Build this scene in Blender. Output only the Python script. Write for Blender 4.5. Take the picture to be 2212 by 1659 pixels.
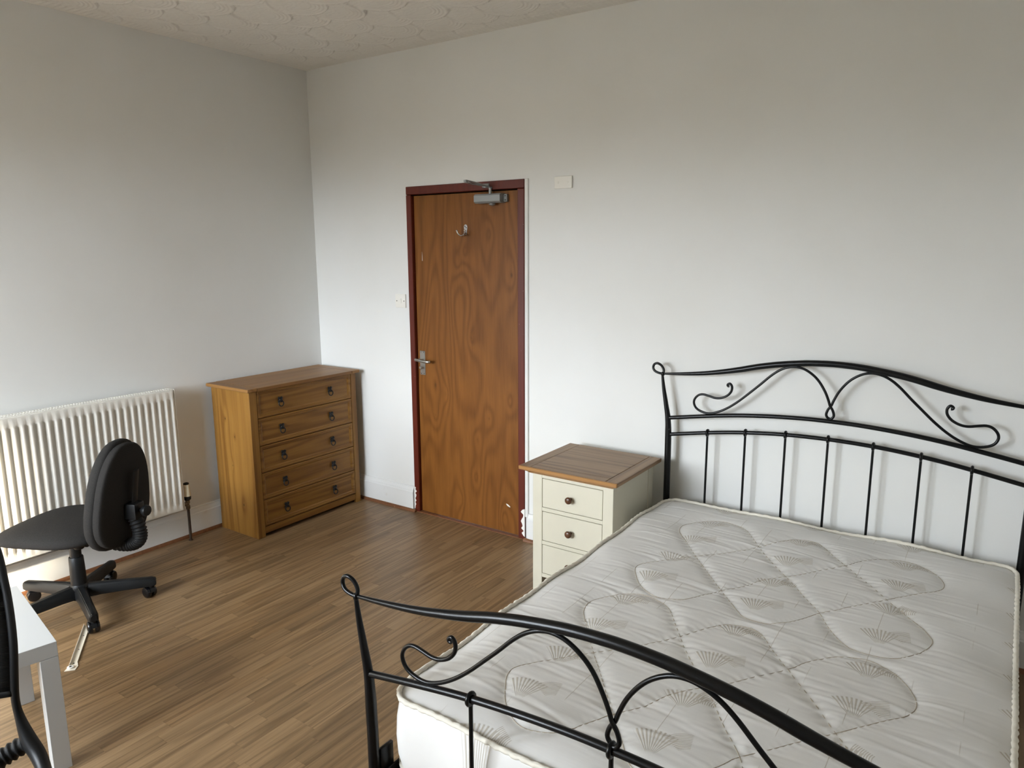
import bpy, bmesh, math, random
import numpy as np
from mathutils import Vector, Matrix

for o in list(bpy.data.objects):
    bpy.data.objects.remove(o)
scene = bpy.context.scene
COL = scene.collection
random.seed(7)
rng = np.random.default_rng(7)

# ------------------------------------------------------------------ camera
CAM = Vector((3.9279, -3.3563, 1.6748))
C_R = Vector((0.8228623, 0.5682221, -0.0046070))
C_U = Vector((-0.0999950, 0.1527777, 0.9831887))
C_F = Vector((-0.5593734, 0.8085683, -0.1825344))
cd = bpy.data.cameras.new('camera')
cam = bpy.data.objects.new('camera', cd)
COL.objects.link(cam)
cd.sensor_fit = 'HORIZONTAL'
cd.sensor_width = 36.0
cd.lens = 1571.98 / 2212 * 36.0
cd.clip_start = 0.02
mw = Matrix.Identity(4)
for i in range(3):
    mw[i][0] = C_R[i]; mw[i][1] = C_U[i]; mw[i][2] = -C_F[i]; mw[i][3] = CAM[i]
cam.matrix_world = mw
scene.camera = cam

# ------------------------------------------------------------------ light
ROOM_X, ROOM_Y, ROOM_H = 5.05, -4.55, 2.814
WINDOWS = [(0.12, 0.92, 0.80, 2.40), (1.05, 1.80, 0.80, 2.40)]      # x0, x1, z0, z1 in the front wall
SKY_STRENGTH, GROUND_STRENGTH = 32.0, 1.2
SUN_STRENGTH, SUN_DIR = 22.0, Vector((-1.0, 1.61, -0.93))
EXPOSURE = 0.2

world = bpy.data.worlds.new('overcast_sky')
scene.world = world
world.use_nodes = True
wn = world.node_tree
wn.nodes.clear()
w_out = wn.nodes.new('ShaderNodeOutputWorld')
w_bg = wn.nodes.new('ShaderNodeBackground')
w_tc = wn.nodes.new('ShaderNodeTexCoord')
w_sep = wn.nodes.new('ShaderNodeSeparateXYZ')
w_map = wn.nodes.new('ShaderNodeMapRange')
w_map.inputs['From Min'].default_value = -0.02
w_map.inputs['From Max'].default_value = 0.06
w_mix = wn.nodes.new('ShaderNodeMix'); w_mix.data_type = 'RGBA'
w_mix.inputs['A'].default_value = (0.9 * GROUND_STRENGTH, 0.85 * GROUND_STRENGTH, 0.75 * GROUND_STRENGTH, 1)
w_mix.inputs['B'].default_value = (0.89 * SKY_STRENGTH, 0.975 * SKY_STRENGTH, 1.07 * SKY_STRENGTH, 1)
wn.links.new(w_tc.outputs['Generated'], w_sep.inputs[0])
wn.links.new(w_sep.outputs['Z'], w_map.inputs['Value'])
wn.links.new(w_map.outputs[0], w_mix.inputs['Factor'])
wn.links.new(w_mix.outputs['Result'], w_bg.inputs['Color'])
wn.links.new(w_bg.outputs[0], w_out.inputs[0])

sd = bpy.data.lights.new('sun', 'SUN')
sd.energy = SUN_STRENGTH
sd.angle = math.radians(4.0)
sd.color = (1.0, 0.88, 0.68)
sun = bpy.data.objects.new('sun', sd)
COL.objects.link(sun)
sun.rotation_euler = SUN_DIR.to_track_quat('-Z', 'Y').to_euler()
sun.location = (4, -8, 5)
for (a, b, c, d) in WINDOWS:        # portals: they only guide the sky light's sampling
    pl = bpy.data.lights.new('window_portal', 'AREA')
    pl.shape = 'RECTANGLE'; pl.size = b - a; pl.size_y = d - c
    pl.cycles.is_portal = True
    po = bpy.data.objects.new('window_portal', pl)
    COL.objects.link(po)
    po.location = ((a + b) / 2, ROOM_Y - 0.10, (c + d) / 2)
    po.rotation_euler = Vector((0, 1, 0)).to_track_quat('-Z', 'Z').to_euler()

vs = scene.view_settings
vs.view_transform = 'Standard'
vs.look = 'None'
vs.gamma = 1.0
vs.use_curve_mapping = False
vs.exposure = EXPOSURE

# ------------------------------------------------------------------ materials
def lin(r, g, b):
    f = lambda c: c / 12.92 if c <= 0.04045 else ((c + 0.055) / 1.055) ** 2.4
    return (f(r / 255), f(g / 255), f(b / 255), 1.0)

class NT:
    """tiny helper around a material node tree"""
    def __init__(self, name, rough=0.5, spec=0.5, metal=0.0, color=(0.8, 0.8, 0.8, 1)):
        self.m = bpy.data.materials.new(name)
        self.m.use_nodes = True
        self.t = self.m.node_tree
        self.b = self.t.nodes['Principled BSDF']
        self.b.inputs['Base Color'].default_value = color
        self.b.inputs['Roughness'].default_value = rough
        self.b.inputs['Specular IOR Level'].default_value = spec
        self.b.inputs['Metallic'].default_value = metal
    def n(self, typ, **kw):
        nd = self.t.nodes.new(typ)
        for k, v in kw.items():
            setattr(nd, k, v)
        return nd
    def put(self, sock, v):
        if isinstance(v, bpy.types.NodeSocket):
            self.t.links.new(v, sock)
        else:
            sock.default_value = v
    def math(self, op, a, b=None, c=None, clamp=False):
        nd = self.n('ShaderNodeMath', operation=op, use_clamp=clamp)
        self.put(nd.inputs[0], a)
        if b is not None: self.put(nd.inputs[1], b)
        if c is not None: self.put(nd.inputs[2], c)
        return nd.outputs[0]
    def vmath(self, op, a, b=None):
        nd = self.n('ShaderNodeVectorMath', operation=op)
        self.put(nd.inputs[0], a)
        if b is not None: self.put(nd.inputs[1], b)
        return nd.outputs['Value'] if op in ('LENGTH', 'DISTANCE', 'DOT_PRODUCT') else nd.outputs[0]
    def comb(self, x, y, z):
        nd = self.n('ShaderNodeCombineXYZ')
        for s, v in zip(nd.inputs, (x, y, z)): self.put(s, v)
        return nd.outputs[0]
    def sep(self, v):
        nd = self.n('ShaderNodeSeparateXYZ'); self.put(nd.inputs[0], v)
        return nd.outputs
    def pos(self):
        return self.n('ShaderNodeNewGeometry').outputs['Position']
    def obj(self):
        return self.n('ShaderNodeTexCoord').outputs['Object']
    def rnd(self):
        return self.n('ShaderNodeObjectInfo').outputs['Random']
    def noise(self, vec, scale=5.0, detail=3.0, rough=0.5, dist=0.0):
        nd = self.n('ShaderNodeTexNoise')
        self.put(nd.inputs['Vector'], vec)
        nd.inputs['Scale'].default_value = scale
        nd.inputs['Detail'].default_value = detail
        nd.inputs['Roughness'].default_value = rough
        nd.inputs['Distortion'].default_value = dist
        return nd.outputs['Fac']
    def ramp(self, fac, stops):
        nd = self.n('ShaderNodeValToRGB')
        self.put(nd.inputs[0], fac)
        e = nd.color_ramp.elements
        e[0].position, e[0].color = stops[0]
        e[1].position, e[1].color = stops[-1]
        for p, c in stops[1:-1]:
            k = e.new(p); k.color = c
        return nd.outputs[0]
    def mix(self, fac, a, b, typ='MIX'):
        nd = self.n('ShaderNodeMix', data_type='RGBA', blend_type=typ)
        self.put(nd.inputs['Factor'], fac)
        self.put(nd.inputs['A'], a); self.put(nd.inputs['B'], b)
        return nd.outputs['Result']
    def rng(self, v, a, b, c=0.0, d=1.0):
        nd = self.n('ShaderNodeMapRange')
        self.put(nd.inputs['Value'], v)
        for k, x in zip(('From Min', 'From Max', 'To Min', 'To Max'), (a, b, c, d)):
            nd.inputs[k].default_value = x
        return nd.outputs[0]
    def bump(self, h, strength=0.3, dist=0.002):
        nd = self.n('ShaderNodeBump')
        nd.inputs['Strength'].default_value = strength
        nd.inputs['Distance'].default_value = dist
        self.put(nd.inputs['Height'], h)
        self.t.links.new(nd.outputs[0], self.b.inputs['Normal'])
    def color(self, c): self.put(self.b.inputs['Base Color'], c)
    def roughness(self, c): self.put(self.b.inputs['Roughness'], c)

M = {}
def plain(key, col, rough=0.5, spec=0.5, metal=0.0, bump=0.0, bscale=200.0, var=0.0):
    t = NT(key, rough, spec, metal, col)
    if bump or var:
        n = t.noise(t.obj(), bscale, 3)
        if bump: t.bump(n, bump, 0.001)
        if var:
            k = t.noise(t.obj(), 9.0, 4)
            t.color(t.mix(t.rng(k, 0.3, 0.7), tuple(c * (1 - var) for c in col[:3]) + (1,), tuple(min(1, c * (1 + var)) for c in col[:3]) + (1,)))
    M[key] = t.m
    return t

# painted plaster: slight roller texture and a few scuffs
t = NT('wall_paint', 0.62, 0.35, color=lin(232, 230, 224))
p = t.pos()
k = t.noise(p, 1.3, 4)
t.color(t.mix(t.rng(k, 0.3, 0.7), lin(231, 231, 228), lin(226, 225, 220)))
t.bump(t.math('ADD', t.noise(p, 260, 2), t.math('MULTIPLY', t.noise(p, 9, 3), 6.0)), 0.12, 0.0012)
M['wall'] = t.m
t = NT('ceiling_paint', 0.8, 0.2, color=lin(230, 227, 220))
t.bump(t.noise(t.pos(), 170, 3), 0.25, 0.001)
M['ceiling'] = t.m
t = NT('gloss_white_paint', 0.38, 0.5)
k = t.noise(t.pos(), 14, 5, 0.65)
t.color(t.mix(t.rng(k, 0.66, 0.76), lin(231, 231, 228), lin(216, 211, 202)))
t.bump(t.noise(t.pos(), 60, 3), 0.08, 0.001)
M['skirting'] = t.m

def wood(key, axis, light, dark, coords='pos', cross=26.0, along=1.6, rings=9.0, ring_amt=0.5, pore_amt=0.35,
         rough=0.45, spec=0.4, knots=(), per_object=0.0, tint=None, kamp=0.12):
    """grain running along the axis: contour lines of a stretched noise field, plus fine pores"""
    t = NT(key, rough, spec)
    p = t.pos() if coords == 'pos' else t.obj()
    if per_object:
        off = t.math('MULTIPLY', t.rnd(), 53.0)
        p = t.vmath('ADD', p, t.comb(off, t.math('MULTIPLY', off, 1.7), t.math('MULTIPLY', off, 0.6)))
    s = [cross] * 3; s[axis] = along
    q = t.vmath('MULTIPLY', p, tuple(v / 6.0 for v in s))
    field = t.noise(q, 1.0, 2.0, 0.45, 0.35)
    for (kx, ky, kz, r) in knots:
        d = t.vmath('MULTIPLY', t.vmath('SUBTRACT', p, (kx, ky, kz)), tuple(0.45 if i == axis else 1.0 for i in range(3)))
        ln = t.vmath('LENGTH', d)
        g = t.math('EXPONENT', t.math('MULTIPLY', ln, -1.0 / r))
        field = t.math('ADD', field, t.math('MULTIPLY', g, kamp))
    ring = t.math('SINE', t.math('MULTIPLY', field, rings * 6.283))
    ring = t.math('MULTIPLY_ADD', ring, 0.5, 0.5)
    ring = t.math('POWER', ring, 1.6)
    s2 = [cross * 9] * 3; s2[axis] = along * 3.2
    pore = t.noise(t.vmath('MULTIPLY', p, tuple(s2)), 1.0, 3.0, 0.6)
    s3 = [cross * 1.3] * 3; s3[axis] = along * 0.5
    band = t.noise(t.vmath('MULTIPLY', p, tuple(s3)), 1.0, 2.0)
    v = t.math('ADD', t.math('MULTIPLY', ring, ring_amt), t.math('MULTIPLY', t.rng(pore, 0.3, 0.7), pore_amt))
    v = t.math('ADD', v, t.math('MULTIPLY', t.rng(band, 0.3, 0.7), 1.0 - ring_amt - pore_amt), clamp=True)
    c = t.mix(v, light, dark)
    if tint:
        att = t.n('ShaderNodeAttribute', attribute_name='piece').outputs['Fac']
        r = t.math('FRACT', t.math('ADD', t.math('MULTIPLY', t.rnd(), 7.31), att))
        c = t.mix(1.0, c, t.ramp(r, tint), 'MULTIPLY')
    for (kx, ky, kz, r) in knots:
        d = t.vmath('MULTIPLY', t.vmath('SUBTRACT', p, (kx, ky, kz)), tuple(0.6 if i == axis else 1.0 for i in range(3)))
        m = t.rng(t.vmath('LENGTH', d), r * 0.10, r * 0.24, 0.8, 0.0)
        c = t.mix(m, c, tuple(x * 0.25 for x in dark[:3]) + (1,))
    t.color(c)
    t.bump(pore, 0.06, 0.001)
    M[key] = t.m
    return t

PT = [(0.0, (0.80, 0.79, 0.78, 1)), (0.25, (0.92, 0.90, 0.88, 1)), (0.5, (1.0, 0.99, 0.98, 1)), (0.75, (1.08, 1.07, 1.07, 1)), (1.0, (0.95, 0.90, 0.84, 1))]
wood('floor_laminate', 1, lin(160, 132, 97), lin(96, 73, 47), 'pos', 62.0, 2.6, 9.0, 0.36, 0.36, 0.40, 0.45, per_object=1.0, tint=PT)
DOORK = [(1.31, 0, 1.162, .05), (1.024, 0, .849, .06), (1.434, 0, .69, .05), (1.344, 0, .55, .045), (1.329, 0, .312, .03), (1.212, 0, .145, .03),
         (1.585, 0, .809, .03), (1.54, 0, .09, .03), (1.60, 0, 1.53, .06), (1.45, 0, 1.76, .035), (1.22, 0, 1.60, .03), (1.27, 0, 1.66, .03),
         (1.02, 0, .66, .05), (1.11, 0, .80, .03)]
tdoor = wood('door_veneer', 2, lin(134, 85, 34), lin(100, 58, 18), 'pos', 19.0, 2.6, 15.0, 0.42, 0.30, 0.42, 0.28, knots=DOORK, kamp=0.16)
PINE = (lin(152, 110, 49), lin(104, 64, 17))
wood('pine_upright', 2, PINE[0], PINE[1], 'pos', 30.0, 1.4, 8.0, 0.40, 0.32, 0.48, 0.4,
     knots=[(0.24, -.881, .60, .02), (0.16, -.881, .70, .02), (.28, -.881, .19, .03), (.2, -.881, .42, .015)])
wood('pine_level', 1, PINE[0], PINE[1], 'pos', 40.0, 2.0, 9.0, 0.45, 0.28, 0.48, 0.4, per_object=1.0)
wood('pine_top', 1, lin(154, 112, 62), lin(120, 81, 39), 'pos', 26.0, 1.6, 5.0, 0.42, 0.22, 0.45, 0.4)
wood('pine_top_end', 0, lin(154, 112, 62), lin(120, 81, 39), 'pos', 26.0, 1.6, 5.0, 0.42, 0.22, 0.45, 0.4)
wood('oak_level', 0, lin(160, 128, 92), lin(108, 80, 52), 'pos', 44.0, 3.0, 9.0, 0.45, 0.3, 0.42, 0.4)
wood('oak_depth', 1, lin(160, 128, 92), lin(108, 80, 52), 'pos', 44.0, 3.0, 9.0, 0.45, 0.3, 0.42, 0.4)
wood('oak_lip', 0, lin(170, 124, 70), lin(132, 90, 46), 'pos', 40.0, 3.0, 6.0, 0.4, 0.3, 0.42, 0.4)
wood('walnut_knob', 0, lin(100, 64, 40), lin(64, 38, 22), 'pos', 60.0, 9.0, 6.0, 0.4, 0.3, 0.3, 0.5)
def worn_paint(key, base, dark, rough, thr):
    t = NT(key, rough, 0.45)
    p = t.pos()
    s = t.vmath('MULTIPLY', p, (60, 60, 5))
    c = t.mix(t.noise(s, 1.0, 3), base, dark)
    chip = t.rng(t.noise(p, 70, 4, 0.7), thr, thr + 0.02)
    t.color(t.mix(chip, c, lin(206, 190, 176)))
    t.bump(t.noise(s, 1.0, 3), 0.15, 0.001)
    M[key] = t.m
worn_paint('frame_paint', lin(104, 36, 17), lin(76, 24, 11), 0.42, 0.72)
worn_paint('quadrant_paint', lin(138, 92, 58), lin(98, 58, 34), 0.5, 0.71)
plain('cream_paint', lin(208, 203, 184), 0.45, 0.45, var=0.02)
plain('gap_dark', lin(30, 24, 18), 0.8, 0.2)
plain('iron', lin(14, 13, 12), 0.5, 0.4)
plain('bed_metal', lin(9, 10, 11), 0.28, 0.3)
plain('radiator_enamel', lin(230, 226, 216), 0.36, 0.5, var=0.015)
plain('radiator_dark', lin(70, 62, 54), 0.7, 0.3)
plain('chrome', lin(205, 205, 205), 0.22, 0.5, 1.0)
plain('satin_metal', lin(190, 188, 182), 0.34, 0.5, 1.0)
plain('closer_grey', lin(146, 148, 147), 0.38, 0.5, 0.3)
plain('brass_old', lin(104, 90, 72), 0.5, 0.5, 0.6, var=0.25)
plain('pipe_dark', lin(74, 60, 48), 0.5, 0.5, 0.4, var=0.3)
plain('black_plastic', lin(20, 21, 22), 0.42, 0.3)
plain('black_gloss', lin(12, 13, 16), 0.18, 0.5)
plain('rubber', lin(18, 18, 18), 0.6, 0.3)
plain('white_plastic', lin(233, 232, 226), 0.35, 0.5)
plain('aged_plastic', lin(226, 214, 186), 0.45, 0.5, var=0.05)
plain('plate_plastic', lin(236, 233, 224), 0.45, 0.4)
plain('screw', lin(70, 66, 60), 0.4, 0.5, 0.7)
plain('white_foil', lin(186, 187, 186), 0.42, 0.4)
plain('runner_enamel', lin(226, 218, 202), 0.35, 0.5)
plain('white_fleck', lin(240, 238, 232), 0.6, 0.3)
plain('paper_wood', lin(170, 130, 90), 0.7, 0.3)
t = NT('grey_fabric', 0.92, 0.15)
p = t.obj()
k = t.noise(t.vmath('MULTIPLY', p, (60, 60, 200)), 4.0, 4, 0.7)
t.color(t.mix(t.rng(k, 0.3, 0.7), lin(33, 32, 31), lin(51, 49, 47)))
t.bump(t.noise(p, 500, 3), 0.5, 0.001)
M['grey_fabric'] = t.m
t = NT('black_mesh', 0.7, 0.3)
w = t.n('ShaderNodeTexWave'); w.inputs['Scale'].default_value = 95.0; w.bands_direction = 'Z'
t.put(w.inputs['Vector'], t.obj())
t.color(t.mix(w.outputs['Fac'], lin(10, 11, 12), lin(40, 42, 44)))
t.bump(w.outputs['Fac'], 0.5, 0.002)
M['black_mesh'] = t.m

# mattress damask: fan motifs in rows, broken thin lines, all slightly darker than the ground
t = NT('mattress_damask', 0.75, 0.25)
p = t.obj()
TU, TV = 0.381, 0.421
def fan(cx, cy, ang, R, half, nray, sgn=1.0):
    q = t.vmath('SUBTRACT', p, (cx, cy, 0))
    s = t.sep(q)
    u = t.math('SUBTRACT', t.math('WRAP', s[0], TU / 2, -TU / 2), 0.0)
    v = t.math('WRAP', s[1], TV / 2, -TV / 2)
    ca, sa = math.cos(ang), math.sin(ang)
    a = t.math('ADD', t.math('MULTIPLY', u, ca), t.math('MULTIPLY', v, sa))
    b = t.math('SUBTRACT', t.math('MULTIPLY', v, ca), t.math('MULTIPLY', u, sa))
    th = t.math('ARCTAN2', b, a)
    r = t.math('SQRT', t.math('ADD', t.math('MULTIPLY', a, a), t.math('MULTIPLY', b, b)))
    inr = t.math('MULTIPLY', t.rng(r, R, R - 0.003), t.rng(r, R * 0.16, R * 0.24))
    ina = t.rng(t.math('ABSOLUTE', th), half, half - 0.05)
    ray = t.rng(t.math('SINE', t.math('MULTIPLY', th, nray)), -0.2, 0.5)
    return t.math('MULTIPLY', t.math('MULTIPLY', inr, ina), ray)
def arcs(cx, cy, ang, R, half, k):
    q = t.vmath('SUBTRACT', p, (cx, cy, 0))
    s = t.sep(q)
    u = t.math('WRAP', s[0], TU / 2, -TU / 2)
    v = t.math('WRAP', s[1], TV / 2, -TV / 2)
    ca, sa = math.cos(ang), math.sin(ang)
    a = t.math('ADD', t.math('MULTIPLY', u, ca), t.math('MULTIPLY', v, sa))
    b = t.math('SUBTRACT', t.math('MULTIPLY', v, ca), t.math('MULTIPLY', u, sa))
    th = t.math('ARCTAN2', b, a)
    r = t.math('SQRT', t.math('ADD', t.math('MULTIPLY', a, a), t.math('MULTIPLY', b, b)))
    inr = t.math('MULTIPLY', t.rng(r, R, R - 0.003), t.rng(r, R * 0.35, R * 0.4))
    ina = t.rng(t.math('ABSOLUTE', th), half, half - 0.05)
    ray = t.rng(t.math('SINE', t.math('MULTIPLY', r, k)), -0.2, 0.5)
    return t.math('MULTIPLY', t.math('MULTIPLY', inr, ina), ray)
f = fan(-0.01, -1.45, 1.75, 0.098, 0.72, 46)
f = t.math('MAXIMUM', f, fan(-0.01, -1.66, 1.75, 0.105, 0.62, 52))
f = t.math('MAXIMUM', f, arcs(0.075, -1.62, 2.2, 0.095, 0.45, 1100))
f = t.math('MAXIMUM', f, arcs(0.09, -1.80, 3.0, 0.09, 0.40, 1100))
s = t.sep(p)
ln1 = t.rng(t.math('ABSOLUTE', t.math('WRAP', t.math('ADD', s[0], 0.03), 0.0635, -0.0635)), 0.0014, 0.0007)
brk = t.rng(t.noise(t.vmath('MULTIPLY', p, (9.0, 5.0, 1.0)), 1.0, 1), 0.52, 0.56)
f = t.math('MAXIMUM', f, t.math('MULTIPLY', t.math('MULTIPLY', ln1, brk), 0.8))
ground = t.mix(t.rng(t.noise(p, 5.0, 4), 0.35, 0.65), lin(231, 229, 225), lin(225, 223, 219))
stain = t.rng(t.noise(p, 42.0, 2), 0.80, 0.84)
c = t.mix(t.math('MULTIPLY', f, 0.75), ground, lin(184, 175, 160))
t.color(t.mix(t.math('MULTIPLY', stain, 0.5), c, lin(170, 155, 132)))
t.bump(t.math('ADD', t.math('MULTIPLY', f, 1.0), t.noise(t.vmath('MULTIPLY', p, (6.0, 60.0, 20.0)), 1.0, 3)), 0.35, 0.0012)
M['mattress'] = t.m
plain('mattress_piping', lin(228, 222, 208), 0.8, 0.2, bump=0.5, bscale=400.0)
plain('stitch_thread', lin(176, 164, 146), 0.85, 0.2)

# ------------------------------------------------------------------ mesh helpers
def link(name, me, mat=None, parent=None, loc=(0, 0, 0), rot=(0, 0, 0)):
    o = bpy.data.objects.new(name, me)
    COL.objects.link(o)
    o.location = loc; o.rotation_euler = rot
    if parent is not None: o.parent = parent
    if mat is not None and me is not None and not me.materials: me.materials.append(M[mat])
    return o
def obj(name, bm, mat, parent=None, smooth=False, loc=(0, 0, 0), rot=(0, 0, 0), auto=None):
    bmesh.ops.recalc_face_normals(bm, faces=bm.faces)
    me = bpy.data.meshes.new(name)
    bm.to_mesh(me); bm.free()
    if smooth or auto:
        me.polygons.foreach_set('use_smooth', [True] * len(me.polygons))
    if auto:
        me.set_sharp_from_angle(angle=math.radians(auto))
    return link(name, me, mat, parent, loc, rot)
def empty(name, loc, rz=0.0):
    o = bpy.data.objects.new(name, None)
    o.empty_display_size = 0.05
    COL.objects.link(o); o.location = loc; o.rotation_euler = (0, 0, rz)
    return o
def tag(o, label, cat, group=None, kind=None):
    o['label'] = label; o['category'] = cat
    if group: o['group'] = group
    if kind: o['kind'] = kind
    return o
def new(): return bmesh.new()
def box(bm, lo, hi, bev=0.0, seg=1):
    vs = [bm.verts.new((lo[0] if i & 1 == 0 else hi[0], lo[1] if i & 2 == 0 else hi[1], lo[2] if i & 4 == 0 else hi[2])) for i in range(8)]
    fs = [bm.faces.new([vs[k] for k in q]) for q in ((0, 2, 3, 1), (4, 5, 7, 6), (0, 1, 5, 4), (2, 6, 7, 3), (0, 4, 6, 2), (1, 3, 7, 5))]
    if bev > 0:
        es = list({e for f_ in fs for e in f_.edges})
        bmesh.ops.bevel(bm, geom=es, offset=bev, segments=seg, profile=0.6, affect='EDGES')
    return bm
def B(lo, hi, bev=0.0, seg=1): return box(new(), lo, hi, bev, seg)
def cat(pts, n=6, closed=False):
    """Catmull-Rom through the points"""
    P = [Vector(p) for p in pts]
    out = []
    N = len(P)
    rngk = range(N if closed else N - 1)
    for i in rngk:
        if closed: p0, p1, p2, p3 = P[i - 1], P[i], P[(i + 1) % N], P[(i + 2) % N]
        else: p0, p1, p2, p3 = P[max(i - 1, 0)], P[i], P[i + 1], P[min(i + 2, N - 1)]
        for k in range(n):
            u = k / n
            out.append(0.5 * ((2 * p1) + (-p0 + p2) * u + (2 * p0 - 5 * p1 + 4 * p2 - p3) * u * u + (-p0 + 3 * p1 - 3 * p2 + p3) * u ** 3))
    if not closed: out.append(P[-1].copy())
    return out
def tube(bm, pts, rad, seg=10, closed=False, cap=True, flat=1.0, up=None):
    P = [Vector(p) for p in pts]
    n = len(P)
    R = list(rad) if hasattr(rad, '__len__') else [rad] * n
    T = []
    for i in range(n):
        a = P[(i - 1) % n] if (closed or i > 0) else P[i]
        b = P[(i + 1) % n] if (closed or i < n - 1) else P[i]
        d = (b - a)
        T.append(d.normalized() if d.length > 1e-9 else Vector((0, 0, 1)))
    nv = Vector(up) if up else Vector((0, 1, 0))
    if abs(nv.dot(T[0])) > 0.9: nv = Vector((1, 0, 0))
    rings = []
    for i in range(n):
        nv = (nv - T[i] * nv.dot(T[i])).normalized()
        bv = T[i].cross(nv)
        rings.append([bm.verts.new(P[i] + (nv * math.cos(2 * math.pi * k / seg) * flat + bv * math.sin(2 * math.pi * k / seg)) * R[i]) for k in range(seg)])
    for i in range(n if closed else n - 1):
        a, b = rings[i], rings[(i + 1) % n]
        for k in range(seg):
            bm.faces.new((a[k], a[(k + 1) % seg], b[(k + 1) % seg], b[k]))
    if cap and not closed:
        bm.faces.new(list(reversed(rings[0]))); bm.faces.new(rings[-1])
    return bm
def lathe(bm, prof, c=(0, 0, 0), axis=(0, 0, 1), seg=20):
    ax = Vector(axis).normalized()
    q = ax.to_track_quat('Z', 'Y')
    rings = []
    for r, h in prof:
        rings.append([bm.verts.new(Vector(c) + q @ Vector((max(r, 1e-4) * math.cos(2 * math.pi * k / seg), max(r, 1e-4) * math.sin(2 * math.pi * k / seg), h))) for k in range(seg)])
    for i in range(len(rings) - 1):
        for k in range(seg):
            bm.faces.new((rings[i][k], rings[i][(k + 1) % seg], rings[i + 1][(k + 1) % seg], rings[i + 1][k]))
    bm.faces.new(list(reversed(rings[0]))); bm.faces.new(rings[-1])
    return bm
def prism(bm, outline, lo, hi, axis=2):
    """extrude a 2-D outline between lo and hi along the axis (remaining axes in order)"""
    def v(p, h):
        if axis == 0: return (h, p[0], p[1])
        if axis == 1: return (p[0], h, p[1])
        return (p[0], p[1], h)
    a = [bm.verts.new(v(p, lo)) for p in outline]; b = [bm.verts.new(v(p, hi)) for p in outline]
    n = len(outline)
    bm.faces.new(a); bm.faces.new(list(reversed(b)))
    for i in range(n):
        bm.faces.new((a[i], b[i], b[(i + 1) % n], a[(i + 1) % n]))
    return bm
def sgnpow(x, e): return math.copysign(abs(x) ** e, x)
def superell(bm, a, b, c, e1, e2, warp=None, nu=40, nv=24):
    """superellipsoid: outline in the a-b plane (exponent e2), thickness c (exponent e1)"""
    rows = []
    for j in range(nv + 1):
        ph = -math.pi / 2 + math.pi * j / nv
        row = []
        for i in range(nu):
            th = 2 * math.pi * i / nu
            cp = sgnpow(math.cos(ph), e1)
            v = Vector((a * cp * sgnpow(math.cos(th), e2), b * cp * sgnpow(math.sin(th), e2), c * sgnpow(math.sin(ph), e1)))
            if warp: v = warp(v)
            row.append(v)
        rows.append(row)
    bot = bm.verts.new(rows[0][0]); top = bm.verts.new(rows[-1][0])
    R = [[bm.verts.new(v) for v in row] for row in rows[1:-1]]
    for j in range(len(R) - 1):
        for i in range(nu):
            bm.faces.new((R[j][i], R[j][(i + 1) % nu], R[j + 1][(i + 1) % nu], R[j + 1][i]))
    for i in range(nu):
        bm.faces.new((bot, R[0][(i + 1) % nu], R[0][i])); bm.faces.new((top, R[-1][i], R[-1][(i + 1) % nu]))
    return bm
def struct(name, bm, mat, label, cat_, parent=None, **kw):
    o = obj(name, bm, mat, parent, **kw)
    if parent is None: tag(o, label, cat_, kind='structure')
    return o

# ------------------------------------------------------------------ room shell
DX0, DX1, DZ1 = 0.843, 1.699, 2.043            # door opening (outside of the lining)
bm = new()
box(bm, (-0.15, 0.0, -0.02), (DX0, 0.15, 2.95)); box(bm, (DX1, 0.0, -0.02), (ROOM_X + 0.15, 0.15, 2.95)); box(bm, (DX0, 0.0, DZ1), (DX1, 0.15, 2.95))
struct('wall_back', bm, 'wall', 'white painted wall with the wooden door and the bed headboard', 'wall')
struct('wall_left', B((-0.15, ROOM_Y - 0.15, -0.02), (0.0, 0.0, 2.95)), 'wall', 'white painted wall behind the radiator and pine chest', 'wall')
struct('wall_right', B((ROOM_X, ROOM_Y - 0.15, -0.02), (ROOM_X + 0.15, 0.0, 2.95)), 'wall', 'white painted wall beyond the right side of the bed', 'wall')
bm = new()
xs = [0.0]
for (a, b, c, d) in WINDOWS: xs += [a, b]
xs.append(ROOM_X)
for i in range(0, len(xs), 2): box(bm, (xs[i], ROOM_Y - 0.22, -0.02), (xs[i + 1], ROOM_Y, 2.95))
for (a, b, c, d) in WINDOWS:
    box(bm, (a, ROOM_Y - 0.22, -0.02), (b, ROOM_Y, c)); box(bm, (a, ROOM_Y - 0.22, d), (b, ROOM_Y, 2.95))
struct('wall_front', bm, 'wall', 'white painted window wall facing the door', 'wall')
for i, (a, b, c, d) in enumerate(WINDOWS):
    bm = new(); w_ = 0.05; y0, y1 = ROOM_Y - 0.16, ROOM_Y - 0.11
    box(bm, (a, y0, c), (a + w_, y1, d)); box(bm, (b - w_, y0, c), (b, y1, d))
    box(bm, (a + w_, y0, c), (b - w_, y1, c + w_)); box(bm, (a + w_, y0, d - w_), (b - w_, y1, d))
    wo = struct('window_%d' % (i + 1), bm, 'white_plastic', 'white framed window in the wall facing the door, %s of two' % ('nearer the radiator' if i == 0 else 'nearer the bed'), 'window')
    obj('sash_bar', B((a + w_, y0 + 0.01, (c + d) / 2 - 0.02), (b - w_, y1 - 0.01, (c + d) / 2 + 0.02)), 'white_plastic', wo)
    obj('window_sill', B((a - 0.05, ROOM_Y - 0.1, c - 0.03), (b + 0.05, ROOM_Y + 0.06, c), 0.004), 'skirting', wo)

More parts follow.
